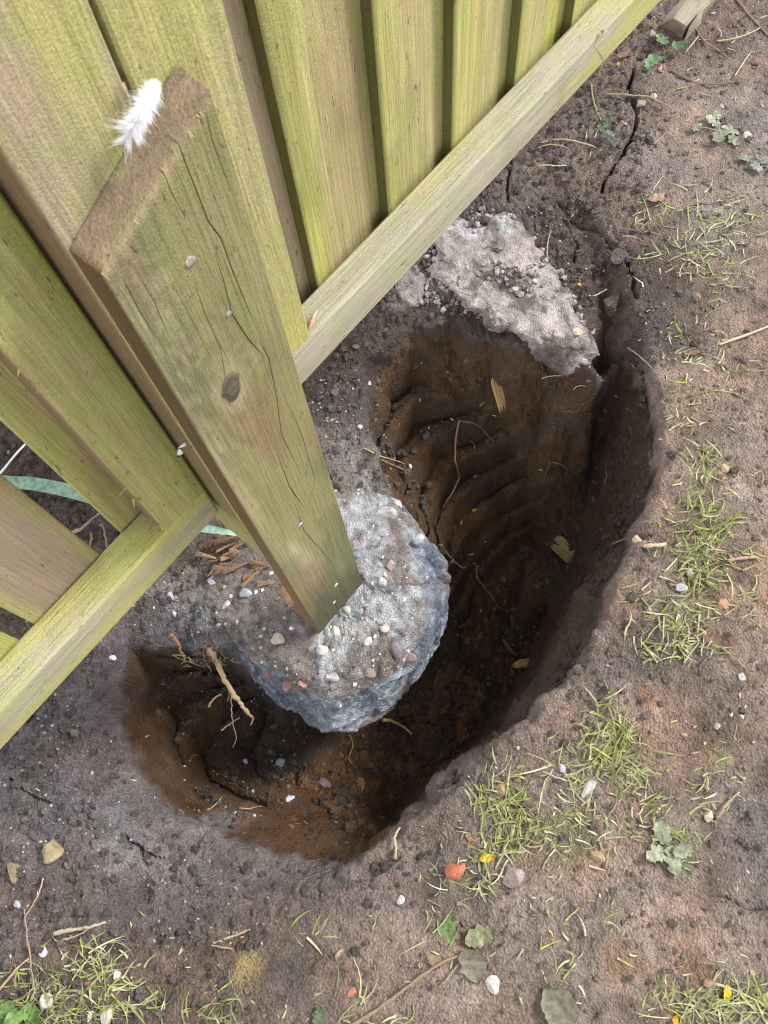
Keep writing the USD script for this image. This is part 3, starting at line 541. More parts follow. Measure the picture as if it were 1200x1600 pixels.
# fence panels
def plank(name, m, mt, parent, tint, sm=25, label=None): return obj(name, m, mt, parent, smooth=sm, tint=tint, label=label)
def rail_tint(seed, lime):
    def fn(v):
        c = mixc(np.tile(GREY, (len(v), 1)), ALG * 1.05, ss(nz(v * np.array([.25, 1, 1]), 16, seed, 3), -.05 - lime, .4 - lime))
        c = mixc(c, np.array([.40, .38, .30]), ss(nz(v * np.array([.2, 1, 1]), 35, seed + 1, 2), .2, .5) * .6)
        if lime: c = mixc(c, LIME, ss(nz(v * np.array([.5, 1, 1]), 18, seed + 2, 2), -.25, .35) * ss(v[:, 2], .49, .512) * .85)
        return spots(v, c, seed + 3, .35)
    return fn
def board_tint(x0, x1, seed, pinkish=0.0):
    def fn(v):
        e = np.minimum(v[:, 0] - x0, x1 - v[:, 0]); mid = ss(e, .008, .04) * ss(nz(v * STREAK, 14, seed, 2) + .25, -.3, .4)
        c = mixc(np.tile(ALG * np.array([1.0, 1.03, .9]), (len(v), 1)), PALE * np.array([1.06, 1.02, .95]), mid * .62)
        if pinkish: c = mixc(c, np.array([.40, .32, .235]), pinkish * ss(e, -.002, .02) * ss(nz(v * np.array([1, 1, .5]), 9, seed + 4, 2), -.5, .0))
        c = mixc(c, LIME, ss(nz(v * STREAK, 30, seed + 1), .25, .6) * .35)
        if x0 > .25: c = mixc(c, np.array([.11, .105, .03]), (v[:, 0] < x0 + .0016) * .9)  # shade on the left-facing edge of each board, painted into the tint
        c = mixc(c, BRN * 1.2, ss(nz(v * np.array([1, 1, .3]), 11, seed + 6, 3), .18, .5) * .35)
        c = c * (1 + .05 * np.sin(v[:, 0] * 260 + 3 * nz(v * STREAK, 20, seed + 2)))[:, None]
        return spots(v, c, seed + 3, .6)
    return fn
rp = thing('board_fence', 'green-tinged vertical board fence panel on a pale bottom rail, right of the post', 'fence', (1.0, .38, .57))
XR = 1.95
plank('bottom_rail', box(.1865, XR, YP, .3785, .570, .622, .003, .014), 'wood_along', rp, rail_tint(140, 0.0))
def batten_tint(v):
    c = mixc(np.tile(ALG * 1.0, (len(v), 1)), PALE, ss(nz(v * STREAK, 20, 150, 3), .0, .5) * .5); c = mixc(c, LIME, ss(.70 - v[:, 2], 0, .1) * .35)
    return spots(v, c, 151, .5)
plank('side_batten', box(.1865, .2585, YP + .0004, .3785, .6224, 2.0, .002, .010), 'wood_upright', rp, batten_tint)
edges = [.262, .306, .412, .5125, .6195, .723, .828, .932, 1.036, 1.14, 1.245, 1.35, 1.455, 1.56, 1.665, 1.77, 1.875]
for n, x0 in enumerate(edges):
    x1 = (edges[n + 1] if n + 1 < len(edges) else XR) + (.014 if n + 1 < len(edges) else 0)
    yl, yr = (.3802, .3925) if n else (.3900, .3925)
    rz = np.random.default_rng(200 + n); dz = rz.uniform(-.004, .004); lean = rz.uniform(-.0012, .0012)
    b = hull(*[(xx + lean * (zz > 1), yy, zz) for xx, y0, y1 in ((x0, yl, yl + .0125), (x1, yr, yr + .0045)) for yy in (y0, y1) for zz in (.56 + dz, 2.0)])
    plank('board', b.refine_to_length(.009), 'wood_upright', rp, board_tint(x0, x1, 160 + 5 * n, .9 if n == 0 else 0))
# a nail in each of the nearest boards
lp = thing('board_fence', 'bright lime-green fence panel with open gaps between broad boards, left of the post', 'fence', (-.8, .41, .457))
plank('bottom_rail', box(-1.75, .1035, .372, .4095, .457, .515, .003, .014), 'wood_along', lp, rail_tint(240, .25))
def lbat(v):
    c = mixc(np.tile(ALG, (len(v), 1)), PALE, ss(nz(v * STREAK, 20, 250, 3), -.1, .5) * .55); c = mixc(c, np.array([.20, .26, .03]), ss(v[:, 0], .085, .104) * .7)
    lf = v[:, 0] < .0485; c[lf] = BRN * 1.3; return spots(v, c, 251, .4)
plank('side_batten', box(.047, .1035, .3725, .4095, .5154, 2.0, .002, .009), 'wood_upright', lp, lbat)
xl = [(.019, .1035), (-.0985, -.0105), (-.208, -.121), (-.318, -.231), (-.428, -.341), (-.538, -.451), (-.648, -.561), (-.758, -.671), (-.868, -.781), (-.978, -.891), (-1.088, -1.0), (-1.198, -1.111)]
for n, (x0, x1) in enumerate(xl):
    plank('board', box(x0, x1, .410, .4235, .47, 2.0, .0012, .010), 'wood_upright', lp, board_tint(x0, x1, 260 + 5 * n, .95 if n == 1 else (.4 if n == 0 else 0)))
for px, py, dx in [(150,690,-7),(197,762,-12),(208,780,2),(250,820,8),(60,600,-3),(30,575,-2),(105,650,4)]:   # splinters along the batten's rough arris
    p = ony((px, py), .372); e = ony((px + dx, py + 14), .366); obj('splinter', tube([p, e], .0011, .0002, 4), 'straw', lp, tint=np.array([.42, .36, .13]))

# ------------------------------------------------------------------ mortar lumps, timber offcut, rotten stump
def lump(name, label, cat, outline, z, hgt_, seed, tint, mt='concrete', base_drop=.05, amp=1.0, sink=0.0, sdir=(1.0, 0.0)):
    c = np.array([onz(p, z)[:2] for p in outline]); cen = c.mean(0); w = c - cen; a = np.arctan2(w[:, 1], w[:, 0]); r = np.hypot(*w.T); o = np.argsort(a)
    nt_ = 260; t = np.linspace(0, 2 * np.pi, nt_, endpoint=False); R = ndimage.gaussian_filter1d(np.interp(t, a[o], r[o], period=2 * np.pi), 3, mode='wrap')
    L = [(.01, hgt_), (.35, hgt_), (.7, hgt_ * .95), (.92, hgt_ * .7), (1.0, hgt_ * .1), (1.0, -base_drop * .5), (.9, -base_drop)]; uu = np.linspace(0, len(L) - 1, 90)
    v = np.concatenate([np.stack([cen[0] + np.interp(q, range(len(L)), [l[0] for l in L]) * R * np.cos(t), cen[1] + np.interp(q, range(len(L)), [l[0] for l in L]) * R * np.sin(t), np.full(nt_, z + np.interp(q, range(len(L)), [l[1] for l in L]))], -1) for q in uu])
    i = np.arange(89)[:, None] * nt_; k = np.arange(nt_)[None]; k2 = (k + 1) % nt_
    f = np.stack([i + k, i + nt_ + k, i + nt_ + k2, i + k2], -1).reshape(-1, 4)
    e = ss(np.hypot(v[:, 0] - cen[0], v[:, 1] - cen[1]) / R.mean(), .05, .2) * amp
    bumpy = .013 * nz(v, 16, seed, 3) + .009 * np.abs(nz(v, 45, seed + 1, 3)) + .0045 * nz(v, 110, seed + 2, 3)
    v[:, 2] += bumpy * (.4 + .6 * e) - sink * ((v[:, :2] - cen) @ np.array(sdir)); dv = v[:, :2] - cen; v[:, :2] += dv * (e * 1.4 * nz(v, 20, seed + 3, 4, .65) * .24)[:, None]
    return obj(name, (v, f[:, ::-1]), mt, smooth=True, tint=tint(v) if callable(tint) else tint, label=label, cat=cat, base=(cen[0], cen[1], z - base_drop)), v
def chalk(v):
    c = np.tile([.52, .445, .41], (len(v), 1)); c = mixc(c, np.array([.64, .62, .62]), ss(nz(v, 16, 310, 3), .05, .4)); c = mixc(c, np.array([.14, .10, .08]), ss(nz(v, 26, 311, 5, .65), .02, .34) * .85)
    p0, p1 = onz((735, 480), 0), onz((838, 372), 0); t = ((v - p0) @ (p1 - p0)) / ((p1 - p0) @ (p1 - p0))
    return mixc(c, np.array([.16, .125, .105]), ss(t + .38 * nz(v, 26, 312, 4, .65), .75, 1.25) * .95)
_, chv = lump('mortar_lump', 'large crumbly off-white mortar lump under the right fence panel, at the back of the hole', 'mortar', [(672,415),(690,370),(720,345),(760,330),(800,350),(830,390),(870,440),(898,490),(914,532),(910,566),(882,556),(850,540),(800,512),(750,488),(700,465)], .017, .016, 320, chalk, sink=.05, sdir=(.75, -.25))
lump('mortar_lump', 'small pinkish-white mortar lump just below the right fence rail', 'mortar', [(615,450),(635,425),(655,430),(662,455),(655,475),(630,475)], .004, .018, 330, lambda v: mixc(np.tile([.46, .38, .35], (len(v), 1)), np.array([.2, .15, .13]), ss(nz(v, 40, 331, 3), 0, .4)))
CH_SEEN = seen(chv)

def stump_wood(v): return mixc(np.tile([.17, .10, .062], (len(v), 1)), np.array([.33, .20, .12]), ss(nz(v * np.array([.4, 1, 1]), 60, 340, 2), -.2, .4))
stump = thing('rotten_stump', 'reddish rotten post stump splintered into fibres, in the concrete behind the stake', 'post stump', (.12, .42, -.02))
rs = np.random.default_rng(21)
obj('stump_core', (lambda m: m)(box(.112, .18, .352, .418, -.06, .012, .004, .008)), 'wood_upright', stump, smooth=30, tint=stump_wood)
for k in range(46):
    q = np.array([rs.uniform(325, 440), 0]); q[1] = 860 + (q[0] - 330) * .72 + rs.normal() * 20
    p = at(*q) ; p[2] = max(p[2], -.01) + rs.uniform(.004, .022); L = rs.uniform(.012, .045); an = rs.normal(-.75, .45); d = np.array([np.cos(an), np.sin(an), rs.uniform(-.25, .25)]) * L; s = np.array([-np.sin(an), np.cos(an), 0]) * rs.uniform(.0015, .007)
    t = rs.uniform(.001, .004)
    obj('rotten_fibre', hull(p - d / 2 - s, p - d / 2 + s * .6, p + d / 2, p + d / 2 + s * .5, p + [0, 0, t], p - d / 3 + [0, 0, t * 1.1], p + d * .3 + s * .4 + [0, 0, t]), 'wood_along', stump, tint=stump_wood)

p = onz((1062, 62), .02)
off = thing('timber_offcut', 'short pale timber offcut with split end, under the far end of the right rail', 'offcut', (p[0], p[1], .02))
def offc(v): return mixc(np.tile([.33, .28, .22], (len(v), 1)), np.array([.17, .13, .09]), ss(nz(v, 40, 350, 3), -.1, .5))
b = hull(*[onz(q, z) for q, z in [((1062,68),.02),((1022,44),.02),((1052,28),.075),((1072,40),.07),((1150,-30),.02),((1110,-50),.075),((1130,-60),.02),((1105,-30),.08)]]).refine_to_length(.012)
obj('offcut_block', b, 'wood_along', off, smooth=25, tint=offc)
obj('split_flake', hull(onz((1068,66),.03), onz((1078,40),.07), onz((1100,10),.075), onz((1094,40),.03), onz((1088,30),.078)).refine_to_length(.01), 'wood_along', off, smooth=25, tint=lambda v: offc(v) * 1.2)

# ------------------------------------------------------------------ stones, each its own
STONES = [
 (712,1362,.0150,(.44,.135,.075),'flat orange-red brick fragment left of the yellow leaf on the lawn edge','brick fragment',.5),
 (800,1368,.0175,(.27,.22,.20),'knobbly grey-brown stone right of the yellow leaf and brick fragment','stone',.7),
 (920,1234,.0165,(.62,.60,.56),'long white pointed stone flake below the densest grass tuft','stone',.35),
 (1064,915,.0095,(.70,.70,.70),'bright white angular stone in the grass at the right rim','stone',.7),
 (1078,896,.0070,(.58,.52,.42),'small cream pebble just above the bright white stone in the grass','pebble',.7),
 (1131,942,.0090,(.46,.24,.15),'orange-pink pebble in a dark dent right of the rim grass','pebble',.7),
 (1136,734,.0095,(.42,.29,.17),'tan oval pebble on bare mud near the right edge','pebble',.6),
 (932,1337,.0105,(.30,.21,.12),'tan oval stone on the mud below the white flake','stone',.7),
 (768,1538,.0125,(.72,.72,.72),'white square-cornered stone chip beside the grey leaf','stone',.5),
 (629,1408,.0070,(.66,.66,.66),'white stone chip on the mud below the pale twig','stone',.6),
 (877,1199,.0065,(.72,.73,.76),'white pebble left of the densest grass tuft','pebble',.7),
 (1160,1057,.0060,(.68,.68,.68),'white pebble on the right edge mud above a pair of pinkish pebbles','pebble',.7),
 (1122,1133,.0055,(.62,.50,.46),'pinkish pebble on bare mud, right of another pink pebble','pebble',.7),
 (1070,1148,.0050,(.60,.47,.42),'pinkish pebble on bare mud, left of another pink pebble','pebble',.7),
 (1160,1119,.0040,(.72,.70,.68),'tiny white pebble, right one of a close pair','pebble',.7),
 (1144,1117,.0036,(.72,.70,.68),'tiny white pebble, left one of a close pair','pebble',.7),
 (1108,1276,.0090,(.52,.42,.30),'cream pebble at the foot of the short stick on the right','pebble',.6),
 (870,1185,.0030,(.5,.46,.42),None,None,.7),
 (440,1195,.0125,(.26,.30,.36),'bluish wet stone on the dark floor of the left hollow','stone',.6),
 (452,1247,.0110,(.44,.47,.52),'pale blue stone on the orange clay of the hollow floor','stone',.6),
 (385,1190,.0070,(.30,.32,.36),'small grey stone on the black soil of the left hollow','stone',.6),
 (560,1232,.0230,(.22,.12,.05),'flat orange-brown stone on the floor of the hole','stone',.4),
 (510,1226,.0160,(.12,.085,.085),'dark purple slate flake beside the small yellow leaf in the hole','slate',.35),
 (343,1190,.0200,(.06,.05,.045),'black lump of soil on the floor of the left hollow','soil clod',.8),
 (415,1205,.0170,(.07,.06,.055),'grey-black clod beside the bluish wet stone','soil clod',.7),
 (1003,835,.0150,(.14,.105,.085),'dark clod in the rim beside the pale stick','soil clod',.8),
 (996,842,.0090,(.50,.40,.28),'cream pebble stuck in the dark clod of the rim','pebble',.8),
 (550,1553,.0080,(.45,.15,.09),'red brick chip on the mud at the bottom edge','brick fragment',.5),
 (500,1506,.0130,(.22,.15,.10),'brown clod at the foot of the long grass blades','soil clod',.7),
 (529,1488,.0075,(.40,.29,.19),'tan pebble above the brown clod at the foot of long blades','pebble',.7),
 (78,1328,.0210,(.27,.215,.115),'yellowish stone half sunk in the left bank, upper of two','stone',.5),
 (22,1362,.0190,(.21,.165,.09),'yellowish stone half sunk in the left bank, lower of two','stone',.5),
 (68,1488,.0085,(.72,.72,.74),'white stone chip above the left corner grass','stone',.6),
 (27,1414,.0065,(.66,.66,.70),'white pebble on the left bank below the yellowish stones','pebble',.7),
 (183,1522,.0075,(.70,.70,.70),'white pebble right of the left corner grass','pebble',.7),
 (138,1590,.0085,(.68,.68,.68),'white pebble at the bottom edge among the corner grass','pebble',.7),
 (72,1565,.0120,(.60,.54,.46),'cream knobbly stone standing in the left corner grass','stone',.9),
 (168,1592,.0120,(.50,.42,.34),'pinkish-cream stone at the bottom edge right of the corner grass','stone',.7),
 (140,1536,.0065,(.26,.11,.07),'small dull red chip in the corner grass','brick fragment',.6),
 (1128,165,.0065,(.72,.72,.74),'white pebble on the mud above the flattened pale leaf','pebble',.7),
 (1023,149,.0070,(.60,.52,.42),'cream pebble at the end of the twig over the crack','pebble',.7),
 (1002,160,.0120,(.34,.27,.20),'tan stone beside the soil crack under the twig','stone',.5),
 (1167,210,.0100,(.55,.49,.44),'whitish flat stone right of the flattened pale leaf','stone',.5),
 (1020,52,.0095,(.50,.42,.30),'cream pebble in the shade of the timber offcut','pebble',.7),
 (1175,1520,.0055,(.45,.3,.2),'small tan pebble near the bottom right corner','pebble',.7),
 (1105,1533,.0080,(.40,.25,.15),'orange-tan pebble above the bottom right grass','pebble',.7),
 (905,518,.0095,(.47,.38,.25),'tan flat pebble at the right end of the large mortar lump','pebble',.5),
 (870,1170,.0030,(.5,.5,.5),None,None,.7),
 (958,470,.0240,(.15,.11,.085),'pointed brown clod at the edge of the groove by the lawn','soil clod',.9),
 (967,402,.0200,(.14,.105,.085),'rounded brown clod under the edge of the lawn grass','soil clod',.8),
 (1000,480,.0150,(.17,.13,.10),'brown clod perched on the rim above the groove','soil clod',.8),
 (712,395,.0105,(.70,.68,.68),'white crumb of mortar under the rail on the lump','mortar crumb',.8),
 (700,410,.0085,(.66,.62,.60),'pale crumb of mortar at the left end of the lump','mortar crumb',.8),
 (650,440,.0060,(.6,.56,.54),'pale grit stone on the small mortar lump','pebble',.8),
 (838,438,.0060,(.70,.68,.66),'white round pebble on the large mortar lump','pebble',.8),
 (872,442,.0045,(.55,.62,.72),'tiny bluish pebble right of the large mortar lump','pebble',.8),
 (748,1362,.0040,(.5,.2,.12),None,None,.6),
 (735,1312,.0050,(.50,.16,.09),'small bright red chip above the brick fragment','brick fragment',.6),
 (785,1232,.0100,(.36,.22,.12),'orange-tan stone in the grass on the hole rim','stone',.6),
 (970,1575,.0001,(.5,.5,.5),None,None,.6),
 (580,600,.0060,(.36,.38,.42),'grey pebble on the dark soil behind the stake','pebble',.7),
 (560,668,.0055,(.5,.55,.6),'pale blue chip at the edge of the scraped wall','pebble',.7),
 (638,728,.0060,(.55,.6,.68),'pale blue chip on the scraped shelf near the twin straws','pebble',.6),
 (724,1122,.0070,(.45,.5,.58),'pale blue chip on the dark hole floor','pebble',.5),
 (690,1330,.0060,(.20,.15,.12),'small dark clod on the lawn edge above the brick fragment','soil clod',.7),
 (1180,95,.0120,(.26,.17,.14),'reddish clod near the top right corner','soil clod',.6),
 (265,930,.0090,(.42,.46,.52),'pale blue-grey concrete chip in the soil below the left rail end','pebble',.6),
 (272,960,.0060,(.45,.48,.52),'small pale chip between the left rail end and the hollow','pebble',.6),
 (178,1026,.0060,(.50,.52,.56),'pale chip on the bank left of the hollow','pebble',.6),
]
for n, (px, py, s, c, lab, cat, fl) in enumerate(STONES):
    if lab is None: continue
    S = CH_SEEN if 'mortar lump' in lab and 'right of' not in lab else G_SEEN
    p = at(px, py, S); up = gn(p) if S is G_SEEN else np.array([0, 0, 1.0]); up = up * .6 + np.array([0, 0, .4])
    nm = {'soil clod': 'soil_clod', 'brick fragment': 'brick_fragment', 'slate': 'slate_flake', 'mortar crumb': 'mortar_crumb'}.get(cat, cat)
    v, f = rock((0, 0, 0), s, 500 + n, sub=3 if s > .008 else 2, flat=fl, rot=None if 'long' not in lab else .3)
    if 'long' in lab: v[:, 1] *= .55
    if cat == 'soil clod': v *= 1 + .16 * nz(v + n, 110, 77, 2)[:, None]
    v = tilt(v, up) + p + up * s * fl * .12
    obj(nm, (v, f), 'soil' if cat == 'soil clod' else 'stone', smooth=28 if cat != 'soil clod' else True, tint=np.array(c) * (.58 if c[0] > .55 else .85), label=lab, cat=cat)

# grit and crumbs nobody could count
def scatter(name, n, sizes, seed, dens, colors, sub, mt, flat=.7, lift=.2, bb=(-.6, 1.7, -.45, 1.0)):
    r = np.random.default_rng(seed); cx = r.uniform(bb[0], bb[1], n * 4); cy = r.uniform(bb[2], bb[3], n * 4); z = hgt(np.stack([cx, cy], -1)); pp = project(np.stack([cx, cy, z], -1))
    keep = np.flatnonzero(r.random(n * 4) < dens(pp, z))[:n]
    base = trimesh.creation.icosphere(sub); bv, bf = np.array(base.vertices), np.array(base.faces); nb = len(bv)
    s = (r.random(len(keep)) ** 2.5) * (sizes[1] - sizes[0]) + sizes[0]
    v = bv[None] * (1 + .28 * r.normal(size=(len(keep), nb, 1)).clip(-1.2, 1.2)) * s[:, None, None] * np.stack([np.ones(len(keep)), r.uniform(.6, 1, len(keep)), np.full(len(keep), flat)], -1)[:, None]
    a = r.uniform(0, 6.28, len(keep)); ca, sa = np.cos(a)[:, None], np.sin(a)[:, None]
    v = np.stack([v[..., 0] * ca - v[..., 1] * sa, v[..., 0] * sa + v[..., 1] * ca, v[..., 2]], -1) + np.stack([cx[keep], cy[keep], z[keep] + s * lift], -1)[:, None]
    f = (bf[None] + (np.arange(len(keep)) * nb)[:, None, None]).reshape(-1, 3)
    col = np.array(colors)[r.integers(0, len(colors), len(keep))] * r.uniform(.75, 1.15, (len(keep), 1))
    obj(name, (v.reshape(-1, 3), f), mt, smooth=(sub > 1), tint=np.repeat(col, nb, 0), kind='stuff', label=None)
def inpoly(pp, poly):
    from shapely import contains_xy
    return contains_xy(Polygon(poly), pp[:, 0], pp[:, 1])
def d_grit(pp, z):
    d = np.full(len(pp), .06); lf = (pp[:, 0] < 420) & (pp[:, 1] > 850) & (pp[:, 1] < 1480); d[lf] = .5
    d[inpoly(pp, [(470,600),(600,560),(640,760),(600,800),(500,760)])] = 1.0; d[inpoly(pp, [(660,520),(820,520),(900,620),(820,720),(640,700)])] = .22
    d[(pp[:, 0] > 1040) | ((pp[:, 1] > 1350) & (pp[:, 0] > 450)) | ((pp[:, 0] + pp[:, 1] > 2010) & (pp[:, 1] > 900))] = .018; d[inpoly(pp, [(440,1150),(700,1060),(760,1150),(560,1300),(400,1230)])] = .3; d[inpoly(pp, [(560,480),(700,480),(900,600),(980,430),(870,300),(700,330)])] = .35
    return d
scatter('grit', 9000, (.0006, .0030), 61, d_grit, [(.33, .33, .34), (.24, .26, .29), (.36, .34, .32), (.22, .20, .18), (.27, .22, .18)], 0, 'stone')
def d_crumb(pp, z):
    d = np.full(len(pp), .55); d[(pp[:, 0] > 1020) | ((pp[:, 1] > 1390) & (pp[:, 0] > 400)) | ((pp[:, 0] + pp[:, 1] > 2010) & (pp[:, 1] > 900))] = .012; d[inpoly(pp, [(600,600),(780,640),(880,760),(780,900),(700,860)])] = .12
    d[inpoly(pp, [(640,1260),(1040,880),(1060,1000),(700,1340)])] = .1; return d
scatter('soil_crumbs', 9500, (.0014, .0080), 62, d_crumb, [(.14, .115, .10), (.12, .095, .082), (.175, .145, .125), (.10, .078, .064)], 1, 'soil', .8)
def d_clay(pp, z): return inpoly(pp, [(420,1240),(560,1160),(700,1040),(760,1080),(690,1210),(580,1300),(480,1300)]).astype(float) * .9
def d_lawn(pp, z): return ((pp[:, 0] > 1000) | ((pp[:, 1] > 1360) & (pp[:, 0] > 300)) | ((pp[:, 0] + pp[:, 1] > 1960) & (pp[:, 1] > 900))).astype(float) * .8
scatter('mud_crumbs', 6500, (.0008, .0052), 66, d_lawn, [(.24, .185, .15), (.20, .15, .12), (.28, .215, .17), (.26, .17, .115), (.17, .13, .11)], 1, 'soil', .6, .1)
scatter('clay_crumbs', 1500, (.002, .014), 63, d_clay, [(.15, .075, .032), (.11, .06, .03), (.18, .10, .05), (.085, .06, .045)], 1, 'soil', .75, .2, (-.1, .5, -.03, .36))
def d_wall(pp, z): return inpoly(pp, [(1050,540),(1056,760),(1010,910),(850,1150),(700,1270),(660,1240),(800,1110),(890,940),(950,720),(975,550)]).astype(float) * (z < -.015)
scatter('wall_crumbs', 4500, (.0012, .0085), 67, d_wall, [(.075, .055, .043), (.055, .038, .026), (.10, .076, .06), (.07, .045, .026)], 1, 'soil', .85, .25, (.0, .85, -.06, .32))
def d_mort(pp, z): return inpoly(pp, [(610,440),(690,340),(740,325),(800,335),(880,430),(935,540),(938,600),(880,590),(800,520),(720,490),(640,480)]).astype(float) * .9
scatter('mortar_crumbs', 1500, (.001, .0065), 65, d_mort, [(.30, .26, .235), (.25, .21, .19), (.33, .31, .30), (.20, .165, .145)], 1, 'stone', .8, .45, (.55, .95, .15, .75))
r = np.random.default_rng(64)
# loose chippings of concrete, mortar and brick lying on the footing
cv = v_top = None
cvv = C_SEEN[2]; ok = np.flatnonzero((cvv[:, 2] > -.05)); pick = r.choice(ok, 700); base = trimesh.creation.icosphere(0); bv = np.array(base.vertices); s = r.random(700) ** 2.5 * .0040 + .0008
vv = (bv[None] * (1 + .25 * r.normal(size=(700, len(bv), 1)).clip(-1, 1)) * s[:, None, None] * np.array([1, .8, .6]) + cvv[pick][:, None])
cols = np.array([(.38, .375, .37), (.32, .305, .29), (.3, .3, .32), (.27, .15, .12), (.18, .13, .1), (.55, .53, .5)])[r.choice(6, 700, p=[.3, .2, .16, .09, .13, .12])]
obj('loose_chippings', (vv.reshape(-1, 3), (np.array(base.faces)[None] + (np.arange(700) * len(bv))[:, None, None]).reshape(-1, 3)), 'stone', tint=np.repeat(cols, len(bv), 0), kind='stuff')

